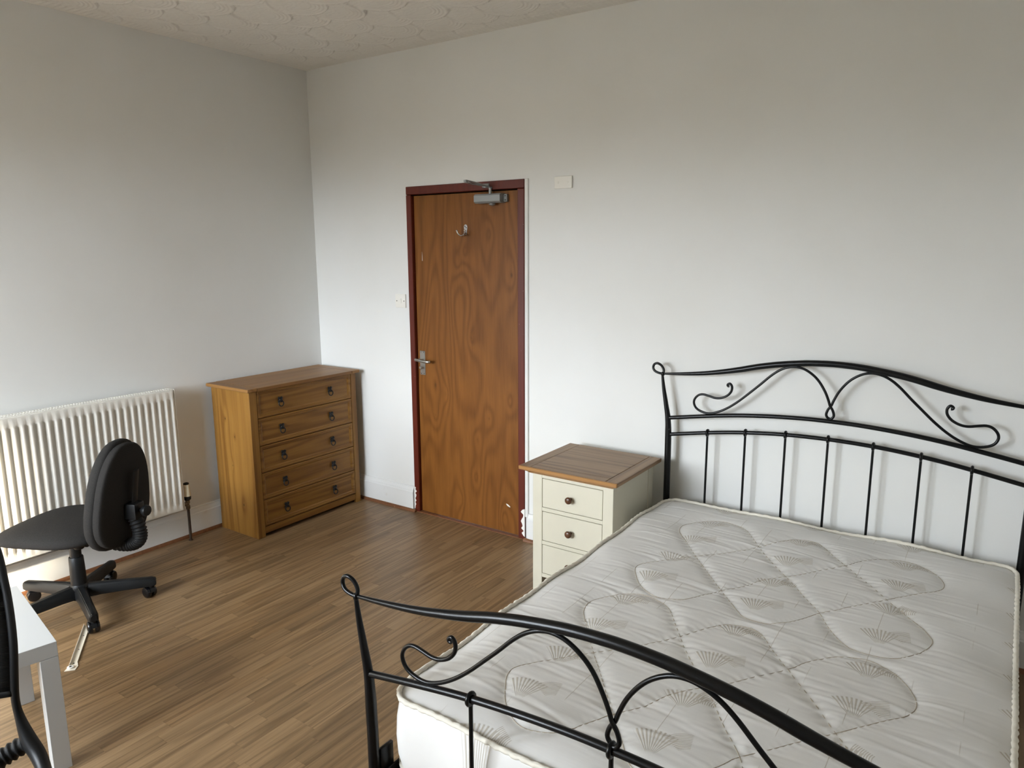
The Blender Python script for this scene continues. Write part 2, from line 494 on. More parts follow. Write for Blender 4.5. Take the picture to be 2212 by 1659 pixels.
# ceiling: slab plus combed and stippled plaster swirls in relief
ceil = struct('ceiling', B((-0.15, ROOM_Y - 0.15, ROOM_H + 0.008), (ROOM_X + 0.15, 0.15, 2.96)), 'ceiling', 'white ceiling with raised plaster swirls', 'ceiling')
def ceiling_relief():
    X1, Y0, st = 3.1, -2.3, 0.0062
    nx, ny = int(X1 / st) + 1, int(-Y0 / st) + 1
    xx, yy = np.meshgrid(np.linspace(0, X1, nx), np.linspace(0, Y0, ny))
    h = np.zeros_like(xx)
    r_ = np.random.default_rng(3)
    swirls = []
    for j in range(-1, 13):
        for i in range(-1, 16):
            swirls.append((0.03 + i * 0.235 + (0.117 if j % 2 else 0) + r_.normal(0, .018), -0.10 - j * 0.205 + r_.normal(0, .018)))
    for (cx, cy) in swirls:
        R = 0.145 + r_.normal(0, .008); a0 = 0.9 + r_.normal(0, .25)
        m = (abs(xx - cx) < R + .01) & (abs(yy - cy) < R + .01)
        if not m.any(): continue
        dx, dy = xx[m] - cx, yy[m] - cy
        r = np.hypot(dx, dy); th = (np.arctan2(dy, dx) - a0 + np.pi) % (2 * np.pi) - np.pi
        inside = r < R
        comb = np.where(np.abs(th) < 1.15, 0.0018 * np.sin(r * 2 * np.pi / 0.019), 0.0)
        comb *= (r > R * .45)
        stip = 0.0009 * np.sin(dx * 140 + 3 * np.sin(dy * 60)) * np.sin(dy * 150 + 2 * np.sin(dx * 70)) * (np.abs(th) > 1.2)
        rim = 0.0055 * np.exp(-((r - R * .985) / 0.0055) ** 2) * np.clip(0.35 + 0.65 * np.cos(th - 1.9), 0, 1)
        tilt = 0.0050 * (dx * np.cos(a0) + dy * np.sin(a0)) / R
        v = comb + rim + stip + tilt + 0.001
        hm = h[m]; hm[inside] = v[inside]; h[m] = hm
    # combed strip along the two walls
    for d, along in ((-yy, xx), (xx, -yy)):
        m = d < 0.085
        h[m] = (0.0016 * np.sin(along * 2 * np.pi / 0.03 + d * 20))[m] * np.clip(d[m] / 0.02, 0, 1) + 0.0015
    z = ROOM_H - h
    co = np.stack([xx, yy, z], -1).reshape(-1, 3)
    idx = np.arange(nx * ny).reshape(ny, nx)
    f_ = np.stack([idx[:-1, :-1], idx[:-1, 1:], idx[1:, 1:], idx[1:, :-1]], -1).reshape(-1, 4)
    me = bpy.data.meshes.new('plaster_swirls')
    me.from_pydata(co.tolist(), [], f_.tolist())
    me.polygons.foreach_set('use_smooth', [True] * len(me.polygons))
    o = link('plaster_swirls', me, 'ceiling', ceil)
    o['kind'] = 'stuff'
    bm = new()
    box(bm, (X1, ROOM_Y, ROOM_H), (ROOM_X, 0, ROOM_H + 0.006)); box(bm, (0, ROOM_Y, ROOM_H), (X1, Y0, ROOM_H + 0.006))
    obj('plain_plaster', bm, 'ceiling', ceil)
ceiling_relief()

# floor: base plus laminate strips running along the radiator wall
floor = struct('floor', B((-0.15, ROOM_Y - 0.22, -0.12), (ROOM_X + 0.15, 0.15, -0.0065)), 'gap_dark', 'light oak laminate strip floor', 'floor')
def planks():
    sw, gap = 0.0615, 0.0004
    L = []
    x = 0.0; i = 0
    while x < ROOM_X:
        y = -rng.uniform(0.0, 0.45); prev = 0.02
        w = min(sw, ROOM_X - x)
        while True:
            L.append((x, x + w, max(y, ROOM_Y), prev))
            if y <= ROOM_Y: break
            prev = y; y -= rng.uniform(0.22, 0.62)
        x += sw; i += 1
    def score(p):
        c = Vector(((p[0] + p[1]) / 2, (p[2] + p[3]) / 2, 0)) - CAM
        d = c.dot(C_F)
        if d < 0.3: return 0
        u, v = c.dot(C_R) / d * 1572, c.dot(C_U) / d * 1572
        if abs(u) > 1160 or abs(v) > 880: return 0
        if p[0] > 2.62: return 0.001 / d
        return (p[1] - p[0]) * (p[3] - p[2]) / d ** 3
    L.sort(key=score, reverse=True)
    me = bpy.data.meshes.new('floor_strip')
    b = B((0, 0, -0.006), (1, 1, 0.0)); b.to_mesh(me); b.free()
    me.materials.append(M['floor_laminate'])
    for p in L[:300]:
        o = link('floor_strip', me, None, floor)
        o.location = (p[0] + gap / 2, p[2] + gap / 2, 0)
        o.scale = (p[1] - p[0] - gap, p[3] - p[2] - gap, 1)
    V, F, A = [], [], []
    for p in L[300:]:
        k = len(V)
        x0, x1, y0, y1 = p[0] + gap / 2, p[1] - gap / 2, p[2] + gap / 2, p[3] - gap / 2
        V += [(x0, y0, 0), (x1, y0, 0), (x1, y1, 0), (x0, y1, 0), (x0, y0, -.006), (x1, y0, -.006), (x1, y1, -.006), (x0, y1, -.006)]
        F += [(k, k + 1, k + 2, k + 3), (k, k + 4, k + 5, k + 1), (k + 1, k + 5, k + 6, k + 2), (k + 2, k + 6, k + 7, k + 3), (k + 3, k + 7, k + 4, k)]
        A += [rng.uniform()] * 5
    me = bpy.data.meshes.new('floor_strips')
    me.from_pydata(V, [], F)
    at = me.attributes.new('piece', 'FLOAT', 'FACE'); at.data.foreach_set('value', A)
    o = link('floor_strips', me, 'floor_laminate', floor); o['kind'] = 'stuff'
planks()

# skirting boards and the brown quadrant beading at their foot
SK = [(0, 0), (0.020, 0), (0.020, 0.128), (0.016, 0.134), (0.016, 0.140), (0.012, 0.150), (0.008, 0.157), (0.008, 0.163), (0, 0.166)]
QD = [(0.018, 0)] + [(0.020 + 0.014 * math.cos(a), 0.017 * math.sin(a)) for a in np.linspace(0, math.pi / 2, 5)] + [(0.018, 0.017)]
def run(prof, a, b, side, name, mat, label, cat_):
    bm = new()
    if side == 'left': prism(bm, [(p[0], p[1]) for p in prof], 0, 1, axis=1); f_ = lambda v: (v.x, a + (b - a) * v.y, v.z)
    elif side == 'right': prism(bm, prof, 0, 1, axis=1); f_ = lambda v: (ROOM_X - v.x, a + (b - a) * v.y, v.z)
    elif side == 'back': prism(bm, [(-p[0], p[1]) for p in prof], 0, 1, axis=0); f_ = lambda v: (a + (b - a) * v.x, v.y, v.z)
    else: prism(bm, prof, 0, 1, axis=0); f_ = lambda v: (a + (b - a) * v.x, ROOM_Y + v.y, v.z)
    for v in bm.verts: v.co = f_(v.co)
    return struct(name, bm, mat, label, cat_, auto=30)
run(SK, ROOM_Y, 0, 'left', 'baseboard_left', 'skirting', 'white moulded skirting board under the radiator', 'skirting board')
run(SK, 0.0, 0.835, 'back', 'baseboard_back', 'skirting', 'white moulded skirting board between the pine chest and the door', 'skirting board')
run(SK, 1.722, ROOM_X, 'back', 'baseboard_back', 'skirting', 'white moulded skirting board behind the bedside cabinet and bed', 'skirting board')
run(SK, ROOM_Y, 0, 'right', 'baseboard_right', 'skirting', 'white moulded skirting board on the wall right of the bed', 'skirting board')
run(SK, 0, ROOM_X, 'front', 'baseboard_front', 'skirting', 'white moulded skirting board below the windows', 'skirting board')
run(QD, ROOM_Y, 0, 'left', 'trim_1', 'quadrant_paint', 'brown wooden beading along the floor below the radiator', 'beading')
run(QD, 0.03, 0.86, 'back', 'trim_2', 'quadrant_paint', 'brown wooden beading between the pine chest and the door', 'beading')
run(QD, 1.70, ROOM_X, 'back', 'trim_3', 'quadrant_paint', 'brown wooden beading behind the bedside cabinet and bed', 'beading')
run(QD, ROOM_Y, 0, 'right', 'trim_4', 'quadrant_paint', 'brown wooden beading on the wall right of the bed', 'beading')
struct('trim_5', B((DX1, -0.010, 0.14), (DX1 + 0.022, 0.002, DZ1 + 0.002), 0.003), 'wall', 'narrow white raised plaster strip right of the door frame', 'plaster strip')
struct('trim_6', B((DX0, -0.016, 0.0), (DX1, 0.06, 0.006), 0.002), 'quadrant_paint', 'brown threshold strip under the door', 'threshold')

# ------------------------------------------------------------------ door
door = empty('door_1', (1.267, 0.0, 0.0))
tag(door, 'brown plywood veneer door in a dark red frame', 'door', kind='structure')
def dpart(name, bm, mat, parent=None, **kw):
    """door pieces are modelled in room coordinates and shifted to the door's base"""
    bmesh.ops.translate(bm, verts=bm.verts, vec=(-1.267, 0, 0))
    return obj(name, bm, mat, parent or door, **kw)
SX0, SX1 = 0.887, 1.650
slab = dpart('door_slab', B((SX0, 0.010, 0.009), (SX1, 0.054, 1.989), 0.0015), 'door_veneer')
for nm, lo, hi in (('frame_post', (DX0, -0.012, 0.006), (SX0 - 0.004, 0.15, 1.994)), ('frame_post', (SX1 + 0.004, -0.012, 0.006), (DX1, 0.15, 1.994)),
                   ('frame_head', (DX0, -0.012, 1.996), (DX1, 0.15, DZ1))):
    dpart(nm, B(lo, hi, 0.003), 'frame_paint')
bm = new()
box(bm, (SX0 - 0.004, 0.056, 0.006), (SX0 + 0.012, 0.15, 1.994)); box(bm, (SX1 - 0.012, 0.056, 0.006), (SX1 + 0.004, 0.15, 1.994)); box(bm, (SX0 - .004, 0.056, 1.98), (SX1 + .004, 0.15, 1.996))
dpart('door_stop', bm, 'gap_dark')
for z0 in (1.729, 1.012, 0.252):
    hbm = new()
    for k in range(5):
        lathe(hbm, [(0.0055, 0), (0.0055, 0.0186)], (SX1 + 0.003, 0.0035, z0 + 0.02 * k), (0, 0, 1), 10)
    dpart('hinge', hbm, 'satin_metal', smooth=False)
# lever handle on its plate
hnd = dpart('door_handle', B((0.905, 0.0065, 0.905), (0.947, 0.0105, 1.056), 0.0015), 'satin_metal')
bm = new()
lathe(bm, [(0.010, 0), (0.010, 0.03), (0.0085, 0.045)], (0.926, 0.008, 1.002), (0, -1, 0), 14)
tube(bm, cat([(0.905, -0.038, 1.004), (0.926, -0.040, 1.003), (0.96, -0.042, 1.0), (1.005, -0.040, 0.998), (1.018, -0.030, 0.998)], 4), [0.0085] * 17, 10, flat=0.75)
dpart('lever', bm, 'satin_metal', hnd, auto=40)
bm = new()
lathe(bm, [(0.0085, 0), (0.0085, 0.012), (0.0105, 0.014), (0.0105, 0.022), (0.007, 0.026)], (0.926, 0.008, 0.953), (0, -1, 0), 14)
dpart('thumb_turn', bm, 'satin_metal', hnd, auto=40)
for (sx, sz) in ((0.915, 1.048), (0.937, 1.048), (0.915, 0.913), (0.937, 0.913)):
    bm = new(); lathe(bm, [(0.003, 0), (0.002, 0.0012)], (sx, 0.0066, sz), (0, -1, 0), 8); dpart('screw', bm, 'screw', hnd)
# overhead closer
clo = dpart('door_closer', prism(new(), [(-0.046, 1.933), (-0.036, 1.924), (0.010, 1.924), (0.010, 1.974), (-0.036, 1.974), (-0.046, 1.965)], 1.385, 1.562, axis=0), 'closer_grey')
bm = B((1.562, -0.012, 1.928), (1.585, 0.010, 1.970), 0.004)
dpart('closer_bracket', bm, 'closer_grey', clo)
for z in (1.938, 1.960):
    bm = new(); lathe(bm, [(0.004, 0), (0.003, 0.002)], (1.575, -0.012, z), (0, -1, 0), 8); dpart('closer_screw', bm, 'screw', clo)
bm = new(); lathe(bm, [(0.008, 0), (0.019, -0.003), (0.018, -0.008), (0.010, -0.013), (0.003, -0.015)], (1.492, -0.020, 1.924), (0, 0, 1), 16)
dpart('closer_cap', bm, 'closer_grey', clo, auto=40)
bm = new(); lathe(bm, [(0.009, 0), (0.009, 0.030), (0.012, 0.030), (0.012, 0.036)], (1.480, -0.020, 1.974), (0, 0, 1), 14)
dpart('closer_spindle', bm, 'closer_grey', clo, auto=40)
bm = new()
tube(bm, cat([(1.482, -0.014, 2.006), (1.474, -0.07, 2.016), (1.462, -0.14, 2.028), (1.455, -0.205, 2.034)], 4), 0.011, 8, flat=0.35, up=(0, 0, 1))
lathe(bm, [(0.011, 0), (0.011, 0.012)], (1.455, -0.205, 2.024), (0, 0, 1), 14)
dpart('closer_arm', bm, 'closer_grey', clo, auto=40)
bm = new()
tube(bm, cat([(1.455, -0.205, 2.024), (1.452, -0.14, 2.020), (1.448, -0.07, 2.018), (1.446, -0.016, 2.018)], 4), 0.007, 8, flat=0.5, up=(0, 0, 1))
box(bm, (1.425, -0.022, 2.008), (1.470, -0.010, 2.030), 0.002)
dpart('closer_rod', bm, 'closer_grey', clo, auto=40)
# double coat hook
hk = new()
out = [(1.283 + 0.0125 * math.cos(a), 1.800 + 0.014 * math.sin(a)) for a in np.linspace(-0.2, math.pi + 0.2, 12)] + [(1.2735, 1.775), (1.275, 1.755), (1.291, 1.755), (1.2925, 1.775)]
prism(hk, out, 0.006, 0.0105, axis=1)
hook = dpart('coat_hook', hk, 'chrome')
for s in (-1, 1):
    bm = new()
    pts = cat([(1.283, 0.004, 1.768), (1.283 + s * 0.006, -0.012, 1.754), (1.283 + s * 0.015, -0.028, 1.752), (1.283 + s * 0.025, -0.036, 1.766), (1.283 + s * 0.028, -0.038, 1.778)], 5)
    tube(bm, pts, [0.0048 - 0.001 * (i / 20) for i in range(len(pts))], 10)
    lathe(bm, [(0.001, -0.006), (0.0055, -0.003), (0.0065, 0), (0.0055, 0.003), (0.001, 0.006)], pts[-1], (0, 0, 1), 12)
    dpart('prong', bm, 'chrome', hook, smooth=True)
for (x, z) in ((1.279, 1.803), (1.287, 1.796)):
    bm = new(); lathe(bm, [(0.0038, 0), (0.003, 0.0012)], (x, 0.0062, z), (0, -1, 0), 8); dpart('screw', bm, 'iron', hook)
for pts in ([(0.9425, 1.607), (0.9455, 1.606), (0.9445, 1.635), (0.9435, 1.659)], [(1.552, 0.187), (1.561, 0.176), (1.578, 0.170), (1.584, 0.172), (1.574, 0.181), (1.562, 0.187)]):
    dpart('paint_fleck', prism(new(), pts, 0.0094, 0.0102, axis=1), 'white_fleck')
def smear(side, z0, z1, n):
    """ragged white paint over the foot of a frame post"""
    x0 = DX0 - 0.001 if side < 0 else DX1 + 0.001
    o_ = [(x0, z0), (x0, z1)]
    for k in range(n):
        z = z1 - (z1 - z0) * (k + 0.5) / n
        o_.append((x0 - side * (0.006 + 0.026 * random.random() * (1 - 0.4 * k / n)), z))
    return prism(new(), o_, -0.0135, -0.0115, axis=1)
dpart('paint_smear', smear(-1, 0.02, 0.17, 12), 'white_fleck')
dpart('paint_smear', smear(1, 0.02, 0.19, 12), 'white_fleck')

# ------------------------------------------------------------------ wall plates
def plate(name, cx, cz, w, h, mat):
    return empty(name, (cx, 0.0, cz)), obj
sw = empty('light_switch', (0.770, 0.0, 1.3595))
tag(sw, 'white single rocker light switch on the wall left of the door', 'light switch')
obj('face_plate', B((-0.0425, -0.009, -0.0425), (0.0425, 0.0, 0.0425), 0.003, 2), 'plate_plastic', sw, auto=40)
bm = prism(new(), [(-0.0085, -0.013), (-0.0125, 0.013), (-0.009, 0.0132), (-0.008, -0.013)], -0.0055, 0.0055, axis=0)
obj('rocker', prism(new(), [(-0.009, -0.0145), (-0.0105, -0.0145), (-0.0135, 0.0145), (-0.009, 0.0145)], -0.0075, 0.0075, axis=0), 'plate_plastic', sw)
bm.free()
for s in (-1, 1):
    bm = new(); lathe(bm, [(0.0036, 0), (0.003, 0.001)], (s * 0.030, -0.009, 0), (0, -1, 0), 10); obj('screw', bm, 'screw', sw)
bp_ = empty('blanking_plate', (1.938, 0.0, 2.012))
tag(bp_, 'white blank cover plate on the wall above right of the door', 'cover plate')
obj('face_plate', B((-0.053, -0.010, -0.031), (0.053, 0.0, 0.031), 0.002), 'plate_plastic', bp_, auto=40)
for s in (-1, 1):
    bm = new(); lathe(bm, [(0.005, 0), (0.004, 0.001)], (s * 0.028, -0.010, 0), (0, -1, 0), 10); obj('screw_cap', bm, 'plate_plastic', bp_)

# ------------------------------------------------------------------ radiator
RY0, RY1, RZ0, RZ1 = -2.345, -1.142, 0.205, 0.912
rad = empty('radiator', (0.05, (RY0 + RY1) / 2, 0.0))
tag(rad, 'white ribbed panel radiator on the left wall', 'radiator')
RC = Vector((0.05, (RY0 + RY1) / 2, 0.0))
def rpart(name, bm, mat, parent=None, **kw):
    bmesh.ops.translate(bm, verts=bm.verts, vec=-RC)
    return obj(name, bm, mat, parent or rad, **kw)
def rad_panel():
    """one pressed sheet: the flutes are part of the sheet"""
    bm = new()
    pitch = 0.0377
    prof = []      # (y, x) along the panel
    y = RY1 - 0.012
    n = int((RY1 - RY0 - 0.03) / pitch)
    y = RY1 - 0.018
    base, hi = 0.092, 0.102
    prof.append((RY1 - 0.004, base + .004)); prof.append((RY1 - 0.012, hi))
    for k in range(n):
        prof += [(y - 0.004, hi), (y - 0.0125, base - 0.002), (y - 0.0205, base - 0.002), (y - 0.029, hi)]
        y -= pitch
    prof += [(RY0 + 0.012, hi), (RY0 + 0.004, base + .004)]
    zs = [(RZ0, 0, base), (RZ0 + 0.004, 0, hi), (RZ0 + 0.034, 0, hi), (RZ0 + 0.050, 1, hi), (RZ1 - 0.062, 1, hi), (RZ1 - 0.046, 0, hi), (RZ1 - 0.006, 0, hi), (RZ1 - 0.002, 0, base)]
    rows = []
    for (z, fl, top) in zs:
        rows.append([bm.verts.new((x if fl else max(min(top, hi), base) if 0 < i < len(prof) - 1 else base, yy, z)) for i, (yy, x) in enumerate(prof)])
    for a, b in zip(rows, rows[1:]):
        for i in range(len(prof) - 1): bm.faces.new((a[i], a[i + 1], b[i + 1], b[i]))
    return bm
pn = rpart('front_panel', rad_panel(), 'radiator_enamel', auto=50)
sm = pn.modifiers.new('sheet', 'SOLIDIFY'); sm.thickness = 0.004; sm.offset = -1
rpart('rear_panel', B((0.036, RY0 + 0.004, RZ0 + 0.004), (0.050, RY1 - 0.004, RZ1 - 0.02), 0.003), 'radiator_enamel')
for yy in (RY1 - 0.0025, RY0 + 0.0025 - 0.003):
    rpart('side_cover', B((0.034, yy - 0.0015, RZ0 + 0.006), (0.098, yy + 0.003, RZ1 - 0.001), 0.001), 'radiator_enamel')
bm = new()
box(bm, (0.034, RY0, RZ1 - 0.004), (0.040, RY1, RZ1 + 0.001)); box(bm, (0.066, RY0, RZ1 - 0.004), (0.070, RY1, RZ1 + 0.001)); box(bm, (0.090, RY0, RZ1 - 0.004), (0.0955, RY1, RZ1 + 0.001))
y = RY1 - 0.006
while y > RY0:
    box(bm, (0.040, y - 0.0045, RZ1 - 0.003), (0.090, y, RZ1)); y -= 0.0135
rpart('top_grille', bm, 'radiator_enamel')
rpart('convector_fins', B((0.052, RY0 + 0.02, RZ0 + 0.03), (0.086, RY1 - 0.02, RZ1 - 0.04)), 'radiator_dark')
for yy in (RY1 - 0.2, RY0 + 0.2):
    rpart('wall_bracket', B((0.0005, yy - 0.015, RZ0 + 0.06), (0.036, yy + 0.015, RZ1 - 0.08)), 'radiator_dark')
rpart('lower_pipe', tube(new(), [(0.062, RY1 - 0.03, RZ0 - 0.004), (0.062, RY0 + 0.03, RZ0 - 0.004)], 0.006, 10), 'radiator_dark', auto=40)
vy = -1.108
val = new()
lathe(val, [(0.009, 0.0), (0.012, 0.006), (0.012, 0.022), (0.0085, 0.026), (0.0085, 0.034), (0.012, 0.038), (0.012, 0.058)], (0.072, vy, 0.190), (0, 0, 1), 14)
tube(val, [(0.072, vy, 0.226), (0.072, vy - 0.045, 0.226)], 0.0095, 10)
lathe(val, [(0.013, 0), (0.013, 0.014)], (0.072, vy - 0.013, 0.226), (0, -1, 0), 6)
vo = rpart('valve_body', val, 'brass_old', auto=40)
bm = new(); lathe(bm, [(0.014, 0), (0.020, 0.006), (0.021, 0.020), (0.018, 0.028)], (0.072, vy, 0.246), (0, 0, 1), 18)
rpart('valve_collar', bm, 'black_plastic', vo, auto=40)
bm = new()
N = 24
for k in range(2): pass
lathe(bm, [(0.0205, 0.0), (0.0215, 0.012), (0.0185, 0.022), (0.0175, 0.066), (0.015, 0.070)], (0.072, vy, 0.272), (0, 0, 1), 24)
rpart('valve_head', bm, 'aged_plastic', vo, auto=30)
bm = new(); lathe(bm, [(0.0155, 0), (0.0155, 0.008), (0.010, 0.010), (0.009, 0.006)], (0.072, vy, 0.341), (0, 0, 1), 18)
rpart('valve_cap', bm, 'black_plastic', vo, auto=40)
rpart('supply_pipe', tube(new(), [(0.072, vy, 0.0), (0.072, vy, 0.195)], 0.0078, 12), 'pipe_dark', auto=40)
bm = new(); lathe(bm, [(0.013, 0), (0.012, 0.003), (0.008, 0.004)], (0.072, vy, 0.0), (0, 0, 1), 14); rpart('pipe_collar', bm, 'pipe_dark')

# ------------------------------------------------------------------ chest of drawers
CX0, CX1, CY0, CY1, CZ = 0.042, 0.402, -0.881, -0.068, 0.882
chest = empty('chest_of_drawers', (0.22, -0.475, 0.0))
tag(chest, 'waxed pine chest of five drawers with black iron ring pulls', 'chest of drawers')
CC = Vector((0.22, -0.475, 0.0))
def cpart(name, bm, mat, parent=None, **kw):
    bmesh.ops.translate(bm, verts=bm.verts, vec=-CC)
    return obj(name, bm, mat, parent or chest, **kw)
cpart('side_panel', B((CX0, CY0, 0.0), (CX1 - 0.022, CY0 + 0.018, CZ), 0.001), 'pine_upright')
cpart('side_panel', B((CX0, CY1 - 0.018, 0.0), (CX1 - 0.022, CY1, CZ), 0.001), 'pine_upright')
cpart('front_stile', B((CX1 - 0.022, CY0, 0.0), (CX1, CY0 + 0.049, CZ), 0.0015), 'pine_upright')
cpart('front_stile', B((CX1 - 0.022, CY1 - 0.041, 0.0), (CX1, CY1, CZ), 0.0015), 'pine_upright')
DY0, DY1 = CY0 + 0.0505, CY1 - 0.0425
cpart('bottom_rail', B((CX1 - 0.020, DY0, 0.022), (CX1 - 0.002, DY1, 0.061), 0.001), 'pine_level')
cpart('back_panel', B((CX0, CY0 + 0.018, 0.03), (CX0 + 0.006, CY1 - 0.018, CZ)), 'pine_upright')
bm = new(); box(bm, (CX0 + 0.006, CY0 + 0.019, 0.04), (CX1 - 0.045, CY1 - 0.019, CZ - 0.002)); cpart('carcass', bm, 'gap_dark')
# top: centre boards between two breadboard ends, thin grooves between
tx0, tx1, ty0, ty1 = 0.022, 0.4215, -0.902, -0.047
cpart('top_end', B((tx0, ty0, CZ), (tx1, ty0 + 0.066, 0.901), 0.003), 'pine_top_end')
cpart('top_end', B((tx0, ty1 - 0.066, CZ), (tx1, ty1, 0.901), 0.003), 'pine_top_end')
wb = (tx1 - tx0) / 3
for k in range(3):
    cpart('top_board', B((tx0 + wb * k + (0.0002 if k else 0), ty0 + 0.068, CZ), (tx0 + wb * (k + 1), ty1 - 0.068, 0.901), 0.0008 if k < 2 else 0.0015), 'pine_top')
def ring_pull(y, z, parent):
    bm = new()
    x = CX1 - 0.003
    for a in (45, 135, 225, 315):
        dy, dz = 0.0115 * math.cos(math.radians(a)), 0.0125 * math.sin(math.radians(a))
        lathe(bm, [(0.0095, 0), (0.0085, 0.003), (0.004, 0.0045)], (x, y + dy, z + 0.014 + dz), (1, 0, 0), 12)
    lathe(bm, [(0.011, 0), (0.010, 0.005), (0.005, 0.009), (0.001, 0.010)], (x, y, z + 0.012), (1, 0, 0), 12)
    tube(bm, [(x + 0.006 + 0.004 * (1 - math.cos(a)) * .5, y + 0.0165 * math.sin(a), z - 0.008 + 0.0165 * math.cos(a)) for a in np.linspace(0, 2 * math.pi, 25)[:-1]], 0.0031, 8, closed=True)
    return cpart('ring_pull', bm, 'iron', parent, auto=40)
dh = (0.8805 - 0.064) / 5
for k in range(5):
    z0, z1 = 0.064 + k * dh + 0.0020, 0.064 + (k + 1) * dh - 0.0020
    d = cpart('drawer', B((CX1 - 0.024, DY0 + 0.001, z0), (CX1 - 0.009, DY1 - 0.001, z1), 0.001), 'pine_level')
    f_ = 0.030
    mb = new()
    # stepped moulding frame, mitred: profile offset inwards from the drawer edge, x height
    pr = [(0.0, CX1 - 0.010), (0.0, CX1 - 0.003), (0.002, CX1 - 0.001), (0.010, CX1 - 0.001), (0.0125, CX1 - 0.004), (0.018, CX1 - 0.0035), (0.026, CX1 - 0.0085), (0.026, CX1 - 0.010)]
    loops = []
    for (ins, x) in pr:
        a, b, c, e = DY0 + 0.001 + ins, DY1 - 0.001 - ins, z0 + ins, z1 - ins
        loops.append([mb.verts.new(v) for v in ((x, a, c), (x, b, c), (x, b, e), (x, a, e))])
    for i in range(len(loops)):
        p, q = loops[i], loops[(i + 1) % len(loops)]
        for j in range(4): mb.faces.new((p[j], p[(j + 1) % 4], q[(j + 1) % 4], q[j]))
    cpart('moulding', mb, 'pine_level', d)
    for y in (-0.667, -0.286): ring_pull(y, (z0 + z1) / 2 - 0.008, d)

# ------------------------------------------------------------------ bedside cabinet
NX0, NX1, NYF, NYB, NZ = 2.096, 2.526, -0.535, -0.10, 0.617
ns = empty('bedside_cabinet', (2.31, -0.32, 0.0))
tag(ns, 'cream painted three drawer bedside cabinet with an oak top', 'bedside cabinet')
NC = Vector((2.31, -0.32, 0.0))
def npart(name, bm, mat, parent=None, **kw):
    bmesh.ops.translate(bm, verts=bm.verts, vec=-NC)
    return obj(name, bm, mat, parent or ns, **kw)
st = 0.052
npart('leg', B((NX0, NYF, 0), (NX0 + st, NYF + st, NZ), 0.0015), 'cream_paint')
npart('leg', B((NX1 - st, NYF, 0), (NX1, NYF + st, NZ), 0.0015), 'cream_paint')
npart('leg', B((NX0, NYB - st, 0), (NX0 + st, NYB, NZ), 0.0015), 'cream_paint')
npart('leg', B((NX1 - st, NYB - st, 0), (NX1, NYB, NZ), 0.0015), 'cream_paint')
npart('side_panel', B((NX0 + 0.004, NYF + st, 0.095), (NX0 + 0.018, NYB - st, NZ)), 'cream_paint')
npart('side_panel', B((NX1 - 0.018, NYF + st, 0.095), (NX1 - 0.004, NYB - st, NZ)), 'cream_paint')
npart('back_panel', B((NX0 + st, NYB - 0.012, 0.095), (NX1 - st, NYB - 0.004, NZ)), 'cream_paint')
npart('carcass', B((NX0 + 0.020, NYF + 0.035, 0.10), (NX1 - 0.020, NYB - 0.014, NZ - 0.002)), 'gap_dark')
zr = [(0.599, NZ), (0.4345, 0.453), (0.2655, 0.2835), (0.095, 0.1145)]
for (a, b) in zr:
    npart('drawer_rail', B((NX0 + st, NYF + 0.001, a), (NX1 - st, NYF + 0.030, b), 0.0006), 'cream_paint')
for (a, b) in ((0.455, 0.597), (0.2855, 0.4325), (0.1165, 0.2635)):
    d = npart('drawer', B((NX0 + st + 0.0022, NYF + 0.001, a + 0.0005), (NX1 - st - 0.0022, NYF + 0.022, b - 0.001), 0.0012), 'cream_paint')
    bm = new()
    lathe(bm, [(0.0085, 0), (0.0075, 0.006), (0.0085, 0.011), (0.0145, 0.016), (0.0172, 0.021), (0.0165, 0.026), (0.011, 0.030), (0.003, 0.0315)], ((NX0 + NX1) / 2 - 0.006, NYF + 0.001, (a + b) / 2 - 0.004), (0, -1, 0), 22)
    npart('knob', bm, 'walnut_knob', d, smooth=True)
ox0, ox1, oy0, oy1 = 2.041, 2.562, -0.578, -0.086
zt0, zt1 = 0.636, 0.655
wf = 0.062
npart('top_panel', B((ox0 + wf, oy0 + wf, zt0), (ox1 - wf, oy1, zt1), 0.0008), 'oak_level')
npart('top_end', B((ox0, oy0 + 0.012, zt0), (ox0 + wf - 0.0018, oy1, zt1), 0.002), 'oak_depth')
npart('top_end', B((ox1 - wf + 0.0018, oy0 + 0.012, zt0), (ox1, oy1, zt1), 0.002), 'oak_depth')
npart('top_front', B((ox0 + wf, oy0 + 0.012, zt0), (ox1 - wf, oy0 + wf - 0.0018, zt1), 0.0008), 'oak_level')
npart('top_lip', B((ox0, oy0, zt0), (ox1, oy0 + 0.0118, zt1), 0.002), 'oak_lip')
mb = new()
loops = []
for (ins, z) in [(0.010, zt0), (0.014, zt0 - 0.004), (0.022, zt0 - 0.008), (0.032, zt0 - 0.014), (0.036, NZ), (0.06, NZ), (0.06, zt0)]:
    loops.append([mb.verts.new(v) for v in ((ox0 + ins, oy0 + ins, z), (ox1 - ins, oy0 + ins, z), (ox1 - ins, oy1 - 0.002, z), (ox0 + ins, oy1 - 0.002, z))])
for i in range(len(loops)):
    p, q = loops[i], loops[(i + 1) % len(loops)]
    for j in (0, 1, 3): mb.faces.new((p[j], p[(j + 1) % 4], q[(j + 1) % 4], q[j]))
npart('top_moulding', mb, 'oak_lip')

